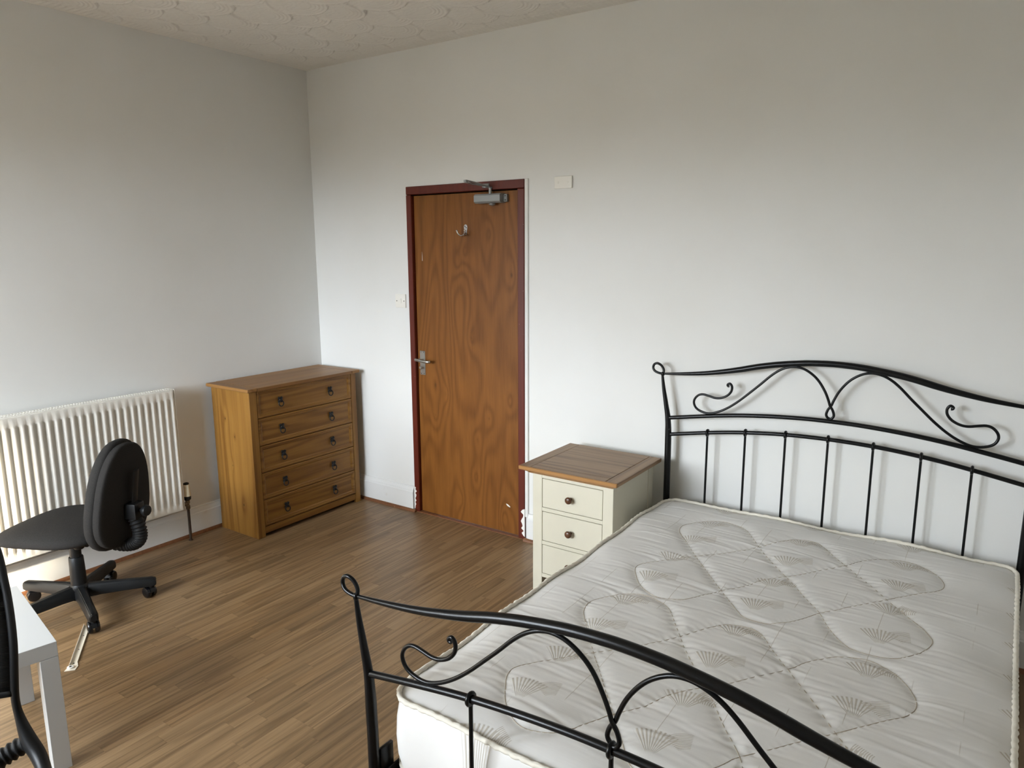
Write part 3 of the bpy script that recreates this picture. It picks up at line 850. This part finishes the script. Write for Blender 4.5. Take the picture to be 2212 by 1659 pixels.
# ------------------------------------------------------------------ bed frame
BX, YH, YF = 3.316, -0.070, -2.100
bed = empty('bed_frame', (BX, -1.085, 0.0))
tag(bed, 'black tubular metal double bed frame with scrolled head and foot boards', 'bed frame')
BC = Vector((BX, -1.085, 0.0))
def bpart(name, bm, mat='bed_metal', parent=None, **kw):
    bmesh.ops.translate(bm, verts=bm.verts, vec=-BC)
    kw.setdefault('auto', 50)
    return obj(name, bm, mat, parent or bed, **kw)
TOP = [(-.769, 1.075), (-.672, 1.083), (-.563, 1.096), (-.467, 1.113), (-.389, 1.130), (-.314, 1.149), (-.24, 1.164), (-.168, 1.175), (-.098, 1.183), (0, 1.187)]
R1 = [(-.730, .860), (-.579, .886), (-.417, .911), (-.263, .927), (-.117, .936), (0, .938)]
R2 = [(-.724, .778), (-.575, .805), (-.453, .825), (-.335, .840), (-.184, .853), (0, .858)]
SCL = [(-0.441, 1.046), (-0.447, 1.047), (-0.449, 1.053), (-0.440, 1.059), (-0.432, 1.053), (-0.428, 1.040), (-0.432, 1.021), (-0.449, 1.001), (-0.477, 0.987), (-0.505, 0.984),
       (-0.534, 0.990), (-0.563, 0.995), (-0.585, 0.989), (-0.602, 0.971), (-0.607, 0.951), (-0.598, 0.929), (-0.578, 0.915), (-0.546, 0.907), (-0.514, 0.910), (-0.474, 0.926),
       (-0.433, 0.951), (-0.389, 0.986), (-0.345, 1.027), (-0.301, 1.069), (-0.259, 1.111), (-0.224, 1.139), (-0.189, 1.156), (-0.153, 1.162), (-0.117, 1.155), (-0.081, 1.134),
       (-0.052, 1.105), (-0.026, 1.066), (-0.010, 1.030), (-0.002, 1.007), (0.010, 0.988), (0.016, 0.966), (0.009, 0.952), (0.0, 0.949)]
def sym(h): return h + [(-x, z) for x, z in reversed(h[:-1])]
def at(prof, x):
    x = -abs(x)
    for (a, b), (c, d) in zip(prof, prof[1:]):
        if a <= x <= c: return b + (d - b) * (x - a) / (c - a)
    return prof[-1][1]
def bed_panel(y, dz, bal, second, thick):
    V = lambda l: [(BX + x, y, z + dz) for x, z in l]
    pts = cat(V(sym(TOP)), 5)
    rad_ = [0.0048 + (0.0138 - 0.0048) * min(1, max(0, (0.769 - abs(p.x - BX)) / 0.40)) ** 0.8 for p in pts]
    bpart('top_rail', tube(new(), pts, rad_, 14))
    r1 = cat(V(sym(R1)), 4); bpart('cross_rail', tube(new(), r1, 0.0098, 12))
    carrier = R1
    if second:
        bpart('cross_rail', tube(new(), cat(V(sym(R2)), 4), 0.0092, 12)); carrier = R2
    for s in (-1, 1):
        l = [(s * -x, z) for x, z in SCL]
        bpart('scroll', tube(new(), cat([(BX + x, y + (0.0035 if s > 0 else -0.0035) * (1 if abs(x) < 0.03 else 0), z + dz) for x, z in l], 4), 0.0056, 10))
        # post with teardrop finial
        pp = cat([(BX + s * x, y, z + dz) for x, z in ((0.771, 1.070), (0.762, 1.005), (0.747, 0.925), (0.734, 0.845), (0.730, 0.72))] + [(BX + s * 0.729, y, 0.35), (BX + s * 0.729, y, 0.012)], 5)
        rr = []
        for p in pp:
            k = min(1, max(0, (1.075 + dz - p.z) / 0.30)); rr.append(0.0058 + 0.0102 * k ** 0.85)
        po = bpart('post', tube(new(), pp, rr, 14))
        fin = cat([(BX + s * x, y + o, z + dz) for x, z, o in ((0.769, 1.072, 0), (0.766, 1.093, .003), (0.779, 1.114, .003), (0.798, 1.124, 0), (0.815, 1.117, 0), (0.820, 1.100, 0), (0.810, 1.086, -.003), (0.791, 1.078, -.003), (0.768, 1.074, 0))], 5)
        bpart('finial', tube(new(), fin, 0.0060, 10), 'bed_metal', po)
        bm = new(); lathe(bm, [(0.004, -0.010), (0.009, -0.006), (0.0095, 0), (0.009, 0.006), (0.004, 0.010)], (BX + s * 0.769, y, 1.074 + dz), (0, 0, 1), 12)
        bpart('finial_collar', bm, 'bed_metal', po)
        bm = new(); lathe(bm, [(0.018, 0), (0.018, 0.03), (0.0165, 0.034)], (BX + s * 0.729, y, 0.0), (0, 0, 1), 14)
        bpart('foot_cap', bm, 'rubber', po)
        y_in = y + (0.014 if y < -1 else -0.014)
        bpart('rail_bracket', B((BX + s * 0.721 - 0.006, min(y_in, y_in + (0.05 if y < -1 else -0.05)), 0.17), (BX + s * 0.721 + 0.006, max(y_in, y_in + (0.05 if y < -1 else -0.05)), 0.31), 0.002), 'bed_metal', po)
    bpart('lower_rail', tube(new(), [(BX - 0.729, y, 0.20), (BX + 0.729, y, 0.20)], 0.0095, 12))
    for x in bal:
        zt = at(carrier, x) + dz
        rr_ = 0.0092 if second else 0.0098
        b = bpart('baluster', tube(new(), [(BX + x, y, 0.20), (BX + x, y, zt - rr_)], 0.0052 if second else 0.0056, 10))
        ring = [(BX + x, y + (rr_ + 0.0042) * math.sin(a), zt + (rr_ + 0.0042) * math.cos(a)) for a in np.linspace(0, 2 * math.pi, 17)[:-1]]
        bpart('collar', tube(new(), ring, 0.0060, 8, closed=True), 'bed_metal', b)
bed_panel(YH, 0.0, [-.534, -.356, -.178, 0.0, .178, .356, .534], True, 1)
bed_panel(YF, -0.315, [-.384, -0.004, .384], False, 1)
for s in (-1, 1):
    x = BX + s * 0.712
    bm = new(); box(bm, (x - 0.003, YF + 0.03, 0.185), (x + 0.003, YH - 0.03, 0.243), 0.001); box(bm, (min(x, x - s * 0.04), YF + 0.03, 0.215), (max(x, x - s * 0.04), YH - 0.03, 0.221))
    bpart('side_rail', bm)
bpart('centre_rail', B((BX - 0.015, YF + 0.02, 0.18), (BX + 0.015, YH - 0.02, 0.2205)))
for k in range(14):
    y = YF + 0.10 + k * (YH - YF - 0.2) / 13
    bpart('slat', B((BX - 0.668, y - 0.032, 0.222), (BX + 0.668, y + 0.032, 0.236), 0.002), 'paper_wood')

# ------------------------------------------------------------------ mattress
MX0, MX1, MY0, MY1 = 2.606, 4.030, -2.052, -0.105
MZB, MZT = 0.237, 0.455
LOOP = [(2.825, -0.494), (2.814, -0.431), (2.836, -0.382), (2.887, -0.318), (2.95, -0.288), (3.008, -0.301), (3.063, -0.334), (3.124, -0.426), (3.197, -0.538), (3.271, -0.636), (3.357, -0.743), (3.419, -0.833), (3.485, -0.919), (3.535, -1.012), (3.583, -1.076), (3.623, -1.105), (3.668, -1.108), (3.716, -1.099), (3.75, -1.076), (3.787, -1.027), (3.813, -0.968), (3.819, -0.923), (3.809, -0.893), (3.78, -0.846), (3.727, -0.788), (3.662, -0.705), (3.58, -0.592), (3.493, -0.485), (3.427, -0.406), (3.374, -0.334), (3.33, -0.313), (3.27, -0.328), (3.22, -0.387), (3.167, -0.486), (3.11, -0.568), (3.052, -0.64), (2.982, -0.718), (2.921, -0.794), (2.867, -0.864), (2.833, -0.92), (2.836, -0.962), (2.861, -1.007), (2.899, -1.062), (2.95, -1.105), (3.003, -1.12), (3.068, -1.098), (3.098, -1.063), (3.133, -1.0), (3.169, -0.937), (3.219, -0.866), (3.253, -0.787), (3.307, -0.717), (3.364, -0.657), (3.418, -0.579), (3.491, -0.476), (3.529, -0.402), (3.589, -0.331), (3.656, -0.298), (3.712, -0.305), (3.763, -0.346), (3.8, -0.403), (3.816, -0.462), (3.803, -0.518), (3.753, -0.58), (3.699, -0.653), (3.662, -0.705), (3.594, -0.794), (3.543, -0.863), (3.488, -0.933), (3.461, -0.984), (3.424, -1.041), (3.374, -1.091), (3.332, -1.103), (3.29, -1.096), (3.262, -1.07), (3.227, -1.025), (3.166, -0.949), (3.1, -0.867), (3.041, -0.791), (2.982, -0.718), (2.911, -0.621), (2.854, -0.543)]
mat_root = empty('mattress', ((MX0 + MX1) / 2, (MY0 + MY1) / 2, MZB))
tag(mat_root, 'cream quilted double mattress with corded edges lying on the black bed', 'mattress')
MC = Vector(mat_root.location)
def mattress():
    nx, ny = 286, 390
    u = np.linspace(MX0, MX1, nx); v = np.linspace(MY0, MY1, ny)
    X, Y = np.meshgrid(u, v)
    dxe = np.minimum(X - MX0, MX1 - X); dye = np.minimum(Y - MY0, MY1 - Y)
    de = np.minimum(dxe, dye)
    lines = []
    for sh in (0.0, -0.846):
        lp = np.array([(p.x, p.y) for p in cat([(a, b, 0) for a, b in LOOP], 4, True)])
        lp = lp + [0, sh]; lines.append(lp)
    S = np.concatenate(lines)
    P = np.stack([X.ravel(), Y.ravel()], 1)
    D = np.empty(len(P))
    for i in range(0, len(P), 8000):
        q = P[i:i + 8000]
        D[i:i + 8000] = np.sqrt(((q[:, None, :] - S[None, :, :]) ** 2).sum(2).min(1))
    D = np.sqrt(D.reshape(X.shape) ** 2 + 0.0055 ** 2) - 0.0055
    h = 0.024 * (1 - np.exp(-de / 0.07)) + 0.0085 * (1 - np.exp(-D / 0.022)) - 0.005
    h += 0.004 * np.sin(X * 7 + 1) * np.sin(Y * 6)
    r_ = np.random.default_rng(11)
    for _ in range(420):            # pulled creases across the cloth
        cx, cy = r_.uniform(MX0 + .05, MX1 - .05), r_.uniform(MY0 + .04, MY1 - .04)
        Lh = r_.uniform(.05, .17); sl = r_.normal(-.05, .09); A = r_.uniform(.0006, .0019); wd = r_.uniform(.0045, .008); cur = r_.normal(0, .35)
        i0, i1 = np.searchsorted(u, [cx - Lh * 1.3, cx + Lh * 1.3]); j0, j1 = np.searchsorted(v, [cy - .06, cy + .06])
        xx, yy = X[j0:j1, i0:i1] - cx, Y[j0:j1, i0:i1] - cy
        h[j0:j1, i0:i1] += A * np.exp(-((yy - sl * xx - cur * xx * xx) / wd) ** 2) * np.clip(1 - (xx / Lh) ** 2, 0, 1) * r_.choice([1, -1])
    per = lambda x, y: 0.006 * np.sin(x * 9.0 + 0.5) * np.cos(y * 7.0) + 0.004 * np.sin(y * 17.0 + x * 13.0)
    Z = MZT + h + per(X, Y) * np.exp(-de / 0.10)
    rc = 0.075
    cxs = np.clip(X, MX0 + rc, MX1 - rc); cys = np.clip(Y, MY0 + rc, MY1 - rc)
    dx, dy = X - cxs, Y - cys
    m = np.maximum(abs(dx), abs(dy)); ln = np.hypot(dx, dy); k = np.where(ln > 1e-9, m / np.maximum(ln, 1e-9), 1)
    X2, Y2 = cxs + dx * k, cys + dy * k
    co = np.stack([X2, Y2, Z], -1).reshape(-1, 3) - np.array(MC)
    idx = np.arange(nx * ny).reshape(ny, nx)
    F = np.stack([idx[:-1, :-1], idx[:-1, 1:], idx[1:, 1:], idx[1:, :-1]], -1).reshape(-1, 4)
    ring = np.concatenate([idx[0, :], idx[1:, -1], idx[-1, -2::-1], idx[-2:0:-1, 0]])
    V = co.tolist(); F = F.tolist()
    cen = np.array([0, 0, 0])
    rc_co = co[ring]
    # outward direction of each edge point
    nxt = np.roll(rc_co, -3, 0) - np.roll(rc_co, 3, 0)
    out = np.stack([nxt[:, 1], -nxt[:, 0], np.zeros(len(ring))], 1); out /= np.linalg.norm(out, axis=1, keepdims=True)
    prev = ring.tolist()
    bot = 0.0
    for (t_, off) in ((0.06, 0.003), (0.25, 0.010), (0.5, 0.013), (0.75, 0.010), (0.94, 0.002), (1.0, -0.004)):
        zz = rc_co[:, 2] * (1 - t_) + bot * t_
        wob = 0.004 * np.sin(np.arange(len(ring)) * 0.05) + 0.003 * np.sin(np.arange(len(ring)) * 0.13)
        pts = rc_co + out * (off + wob * (0.3 if t_ in (0.06, 0.94, 1.0) else 1))[:, None]; pts[:, 2] = zz
        st_ = len(V); V += pts.tolist(); cur = list(range(st_, st_ + len(ring)))
        n = len(ring)
        F += [[prev[i], cur[i], cur[(i + 1) % n], prev[(i + 1) % n]] for i in range(n)]
        prev = cur
    F.append(list(reversed(prev)))
    me = bpy.data.meshes.new('mattress_cover'); me.from_pydata(V, [], F); me.validate()
    bmx = new(); bmx.from_mesh(me); bmesh.ops.recalc_face_normals(bmx, faces=bmx.faces); bmx.to_mesh(me); bmx.free()
    me.polygons.foreach_set('use_smooth', [True] * len(me.polygons))
    cover = link('mattress_cover', me, 'mattress', mat_root)
    # corded edges, slightly gathered
    for top in (True, False):
        o_ = rc_co[::2] + out[::2] * 0.003
        if not top: o_ = o_.copy(); o_[:, 2] = 0.010
        else: o_ = o_ + [0, 0, 0.0055]
        n = len(o_)
        w_ = np.stack([0.0012 * np.sin(np.arange(n) * 1.9), 0.0012 * np.cos(np.arange(n) * 2.3), 0.0012 * np.sin(np.arange(n) * 1.3)], 1)
        obj('piping', tube(new(), (o_ + w_).tolist(), [0.0074 + 0.0009 * math.sin(i * 2.1) for i in range(n)], 8, closed=True), 'mattress_piping', mat_root, smooth=True)
    # stitch lines
    def hgt(x, y):
        fx = min(nx - 1.001, max(0.0, (x - MX0) / (MX1 - MX0) * (nx - 1))); fy = min(ny - 1.001, max(0.0, (y - MY0) / (MY1 - MY0) * (ny - 1)))
        i, j = int(fx), int(fy); a, b = fx - i, fy - j
        return Z[j, i] * (1 - a) * (1 - b) + Z[j, i + 1] * a * (1 - b) + Z[j + 1, i] * (1 - a) * b + Z[j + 1, i + 1] * a * b
    bm = new()
    for lp in lines:
        pts = [(x - MC.x, y - MC.y, hgt(x, y) - MC.z + 0.0006) for x, y in lp]
        tube(bm, pts, 0.0011, 6, closed=True, up=(0, 0, 1))
    obj('stitching', bm, 'stitch_thread', mat_root, smooth=True)
mattress()

# ------------------------------------------------------------------ grey swivel chair
def castor(bm_w, bm_h, c, ang):
    d = Vector((math.cos(ang), math.sin(ang), 0)); s = Vector((-math.sin(ang), math.cos(ang), 0))
    ctr = Vector((c[0], c[1], 0.029)) - d * 0.014
    for k in (-1, 1):
        lathe(bm_w, [(0.018, 0.0), (0.027, 0.002), (0.029, 0.006), (0.029, 0.013), (0.025, 0.019), (0.013, 0.0215)], ctr + s * k * 0.004, s * k, 20)
    # hood over the wheels
    hood = [ctr + d * 0.031 * math.cos(a) + Vector((0, 0, 0.031 * math.sin(a))) for a in np.linspace(0.1, math.pi * 0.95, 10)]
    for i in range(len(hood) - 1):
        q = [bm_h.verts.new(p) for p in (hood[i] - s * 0.011, hood[i + 1] - s * 0.011, hood[i + 1] + s * 0.011, hood[i] + s * 0.011)]
        bm_h.faces.new(q)
        q2 = [bm_h.verts.new(p - (p - ctr) * 0.3) for p in (hood[i] - s * 0.011, hood[i + 1] - s * 0.011, hood[i + 1] + s * 0.011, hood[i] + s * 0.011)]
        bm_h.faces.new(q2)
    lathe(bm_h, [(0.0075, 0.0), (0.0075, 0.032), (0.011, 0.026), (0.011, 0.034)], (c[0], c[1], 0.045), (0, 0, 1), 12)
def star_base(root, rot, r_c, th, mat, zhub=0.062, tall=0.055):
    """five legs with a castor at each tip"""
    for k in range(5):
        a = th + k * 2 * math.pi / 5 - rot
        d = Vector((math.cos(a), math.sin(a), 0)); s = Vector((-math.sin(a), math.cos(a), 0))
        bm = new()
        secs = [(0.020, 0.028, zhub, zhub + tall), (0.09, 0.024, zhub + 0.004, zhub + tall - 0.002), (0.20, 0.022, zhub + 0.004, zhub + tall - 0.010), (r_c + 0.010, 0.021, zhub + 0.002, zhub + tall - 0.018), (r_c + 0.026, 0.015, zhub + 0.005, zhub + tall - 0.024)]
        R = []
        for (r, w, z0, z1) in secs:
            c = d * r
            R.append([bm.verts.new(v) for v in (c - s * w + Vector((0, 0, z0)), c + s * w + Vector((0, 0, z0)), c + s * w + Vector((0, 0, z0 + (z1 - z0) * 0.7)), c + s * w * 0.55 + Vector((0, 0, z1)), c - s * w * 0.55 + Vector((0, 0, z1)), c - s * w + Vector((0, 0, z0 + (z1 - z0) * 0.7)))])
        for p, q in zip(R, R[1:]):
            for j in range(6): bm.faces.new((p[j], p[(j + 1) % 6], q[(j + 1) % 6], q[j]))
        bm.faces.new(list(reversed(R[0]))); bm.faces.new(R[-1])
        bmesh.ops.bevel(bm, geom=list(bm.edges), offset=0.003, segments=2, affect='EDGES', clamp_overlap=True)
        obj('leg', bm, mat, root, auto=50)
        bw, bh = new(), new()
        castor(bw, bh, d * r_c, a + 0.9 * ((k % 3) - 1))
        c_ = obj('castor', bw, 'black_gloss', root, auto=40)
        obj('castor_hood', bh, 'black_plastic', c_, auto=60)
def bellows(path, r0, amp, nrib, seg=16):
    pts = cat(path, 24)
    n = len(pts)
    return tube(new(), pts, [r0 + amp * math.sin(i / (n - 1) * nrib * 2 * math.pi) for i in range(n)], seg)

GF = Vector((-0.905, -0.425, 0)); G_ROT = math.atan2(GF.y, GF.x)
gc = empty('office_chair', (0.41, -1.88, 0.0), G_ROT)
tag(gc, 'grey fabric swivel chair on black five star base before the radiator', 'chair')
star_base(gc, G_ROT, 0.300, 0.98, 'black_plastic', 0.062, 0.062)
bm = new(); lathe(bm, [(0.040, 0.058), (0.046, 0.075), (0.044, 0.118), (0.036, 0.126), (0.034, 0.130)], (0, 0, 0), (0, 0, 1), 24); obj('hub', bm, 'black_plastic', gc, auto=40)
bm = new(); lathe(bm, [(0.034, 0.120), (0.033, 0.205), (0.031, 0.262), (0.029, 0.265)], (0, 0, 0), (0, 0, 1), 24); obj('column_cover', bm, 'black_plastic', gc, auto=40)
bm = new(); lathe(bm, [(0.025, 0.25), (0.025, 0.36)], (0, 0, 0), (0, 0, 1), 20); obj('gas_column', bm, 'black_plastic', gc, auto=40)
obj('seat_mechanism', B((-0.13, -0.07, 0.345), (0.10, 0.07, 0.376), 0.006), 'black_plastic', gc, auto=40)
bm = new(); lathe(bm, [(0.022, 0), (0.023, 0.004), (0.023, 0.020), (0.018, 0.026)], (-0.10, 0.085, 0.372), (0, 0, -1), 18); obj('tilt_knob', bm, 'black_plastic', gc, auto=40)
def seat_warp(v):
    z = v.z * (0.86 if v.z > 0 else 0.62)
    fr = max(0, v.x) / 0.25
    return Vector((v.x + 0.030, v.y, z + 0.410 - 0.020 * fr * fr - 0.006 * (1 - (v.y / 0.24) ** 2) * (1 if v.z > 0 else 0)))
obj('seat', superell(new(), 0.262, 0.238, 0.066, 0.80, 0.66, seat_warp), 'grey_fabric', gc, smooth=True)
TIL = math.radians(7)
def back_warp(x0, k):
    def w(v):       # v: a = height, b = width, c = thickness
        zz, yy, xx = v.x, v.y * (1.0 - 0.20 * (v.x / 0.26)), v.z
        xx = xx + k * yy * yy
        cz, sz = math.cos(TIL), math.sin(TIL)
        return Vector((x0 + xx * cz - zz * sz, yy, 0.585 + zz * cz + xx * sz * 0.5))
    return w
bk = obj('backrest', superell(new(), 0.258, 0.176, 0.040, 0.62, 0.80, back_warp(-0.252, 0.25)), 'grey_fabric', gc, smooth=True)
obj('back_shell', superell(new(), 0.243, 0.168, 0.026, 0.40, 0.78, back_warp(-0.287, 0.25)), 'grey_fabric', bk, smooth=True)
bar = cat([(-0.362, 0.0, 0.705), (-0.345, 0.0, 0.60), (-0.333, 0.0, 0.52), (-0.325, 0, 0.46)], 4)
obj('back_bar', tube(new(), bar, 0.020, 8, flat=0.28, up=(1, 0, 0)), 'brass_old' if False else 'black_plastic', gc, auto=50)
obj('bar_bracket', B((-0.362, -0.034, 0.475), (-0.296, 0.034, 0.550), 0.010, 2), 'black_plastic', gc, auto=40)
bm = new(); lathe(bm, [(0.008, 0), (0.008, 0.022), (0.022, 0.024), (0.026, 0.032), (0.024, 0.044), (0.012, 0.048)], (-0.360, 0.0, 0.515), (-1, 0.15, 0), 14)
obj('bracket_knob', bm, 'black_plastic', gc, auto=40)
obj('bellows', bellows([(-0.330, 0, 0.485), (-0.348, 0, 0.42), (-0.343, 0, 0.375), (-0.308, 0, 0.348), (-0.24, 0, 0.342), (-0.13, 0, 0.356)], 0.030, 0.003, 22), 'rubber', gc, smooth=True)

# ------------------------------------------------------------------ white side table
TA = Vector((-0.9830, 0.1836, 0)); TB = Vector((-0.1836, -0.9830, 0))
tc = Vector((1.513, -2.429, 0)) + (TA + TB) * 0.2775
tb = empty('side_table', (tc.x, tc.y, 0), math.atan2(0.983, 0.1836) - math.pi / 2)
tag(tb, 'low square white side table beside the black mesh chair', 'side table')
hs = 0.2775
obj('table_top', B((-hs, -hs, 0.400), (hs, hs, 0.450), 0.001), 'white_foil', tb)
for sx in (-1, 1):
    for sy in (-1, 1):
        a, b = sorted((sx * hs, sx * (hs - 0.052))); c, d = sorted((sy * hs, sy * (hs - 0.052)))
        obj('leg', B((a, c, 0), (b, d, 0.3992), 0.0012), 'white_foil', tb)

# ------------------------------------------------------------------ drawer runner lying on the floor
ra, rb = Vector((0.597, -1.945, 0)), Vector((0.915, -2.158, 0))
rl = (rb - ra).length
rn = empty('drawer_runner', ((ra.x + rb.x) / 2, (ra.y + rb.y) / 2, 0.0), math.atan2(rb.y - ra.y, rb.x - ra.x))
tag(rn, 'cream metal drawer runner lying on the floor by the chair castor', 'drawer runner')
bm = new()
h_ = rl / 2
box(bm, (-h_, -0.013, 0.0005), (h_ - 0.05, 0.013, 0.0020)); box(bm, (-h_, -0.013, 0.002), (h_ - 0.02, -0.0115, 0.011)); box(bm, (-h_, 0.0115, 0.002), (h_ - 0.05, 0.013, 0.006))
prism(bm, [(h_ - 0.05, -0.013), (h_ - 0.02, -0.016), (h_ + 0.006, -0.026), (h_ + 0.010, 0.014), (h_ - 0.02, 0.020), (h_ - 0.05, 0.013)], 0.0005, 0.003, axis=2)
obj('channel', bm, 'runner_enamel', rn)
bm = new()
lathe(bm, [(0.0125, 0), (0.0125, 0.005), (0.011, 0.006)], (h_ - 0.012, -0.006, 0.003), (0, 0, 1), 18); obj('roller', bm, 'white_plastic', rn, auto=40)
bm = new()
bm.free()
for x, y, z, r in ((-h_ + 0.10, 0, 0.002, 0.003), (0.03, 0, 0.002, 0.003), (h_ - 0.045, 0, 0.003, 0.0042), (h_ - 0.012, -0.006, 0.009, 0.0055)):
    bm = new(); lathe(bm, [(r, 0), (r * 0.9, 0.0004)], (x, y, z), (0, 0, 1), 10)
    obj('screw_hole', bm, 'iron', rn)

# ------------------------------------------------------------------ black mesh chair at the left edge
MFv = Vector((0.939, -0.345, 0)); MSv = Vector((0.345, 0.939, 0))      # facing, and the chair's left
mr = Vector((1.903, -2.911, 0)); M_ROT = math.atan2(MFv.y, MFv.x)
mc = empty('mesh_chair', (mr.x + MFv.x * 0.24, mr.y + MFv.y * 0.24, 0), M_ROT)
tag(mc, 'black mesh back office chair in front of the white side table', 'chair')
# local axes: +x forward, +y chair's left (towards the picture's right); back plane at x = -0.24
side = [(0.10, 1.045, -0.30), (0.180, 1.025, -0.295), (0.211, 0.970, -0.285), (0.220, 0.88, -0.27), (0.223, 0.80, -0.25), (0.221, 0.72, -0.235), (0.214, 0.64, -0.232), (0.210, 0.575, -0.238), (0.215, 0.520, -0.240), (0.226, 0.468, -0.225), (0.243, 0.432, -0.19), (0.252, 0.405, -0.13), (0.245, 0.388, -0.05), (0.21, 0.378, 0.03)]
loop = [(x, y, z) for (y, z, x) in side]
full = [(x, -y, z) for (x, y, z) in reversed(loop)] + loop
pts = cat(full, 5)
def frame_r(p):
    k = math.exp(-((p.z - 0.45) / 0.06) ** 2)
    return 0.0115 + 0.012 * k
obj('back_frame', tube(new(), pts, [frame_r(p) for p in pts], 12, flat=0.8), 'black_plastic', mc, smooth=True)
bm = new()
rows = []
for (y, z, x) in [(0.10, 1.03, -0.30), (0.165, 1.01, -0.297), (0.2, 0.965, -0.288), (0.215, 0.88, -0.272), (0.220, 0.80, -0.252), (0.218, 0.72, -0.237), (0.211, 0.64, -0.234), (0.207, 0.60, -0.238)]:
    row = []
    for i in range(15):
        f_ = -1 + 2 * i / 14
        row.append(bm.verts.new((x - 0.035 * (1 - f_ * f_), y * f_, z)))
    rows.append(row)
for a, b in zip(rows, rows[1:]):
    for i in range(14): bm.faces.new((a[i], a[i + 1], b[i + 1], b[i]))
mp = obj('mesh_panel', bm, 'black_mesh', mc, smooth=True)
sm = mp.modifiers.new('thickness', 'SOLIDIFY'); sm.thickness = 0.006
lo = [(-0.238 - 0.035 * (1 - (i / 6 - 1) ** 2), 0.207 * (i / 6 - 1), 0.60) for i in range(13)]
obj('lumbar_rail', tube(new(), cat(lo, 3), 0.011, 10), 'black_plastic', mc, smooth=True)
obj('seat', superell(new(), 0.245, 0.245, 0.042, 0.6, 0.5, lambda v: Vector((v.x + 0.075, v.y, v.z + 0.425 - 0.02 * max(0, v.x / 0.24) ** 2))), 'black_mesh', mc, smooth=True)
obj('bellows', bellows([(-0.05, 0.0, 0.372), (-0.16, 0.04, 0.385), (-0.235, 0.10, 0.40), (-0.255, 0.17, 0.425), (-0.245, 0.235, 0.455)], 0.022, 0.003, 20), 'rubber', mc, smooth=True)
obj('seat_mechanism', B((-0.12, -0.09, 0.345), (0.14, 0.09, 0.386), 0.006), 'black_plastic', mc, auto=40)
bm = new(); lathe(bm, [(0.03, 0.10), (0.03, 0.24), (0.025, 0.242), (0.025, 0.35)], (0, 0, 0), (0, 0, 1), 20); obj('gas_column', bm, 'black_plastic', mc, auto=40)
bm = new(); lathe(bm, [(0.040, 0.058), (0.046, 0.075), (0.044, 0.115), (0.034, 0.124)], (0, 0, 0), (0, 0, 1), 24); obj('hub', bm, 'black_plastic', mc, auto=40)
star_base(mc, 0.0, 0.290, 0.55, 'black_plastic', 0.062, 0.058)
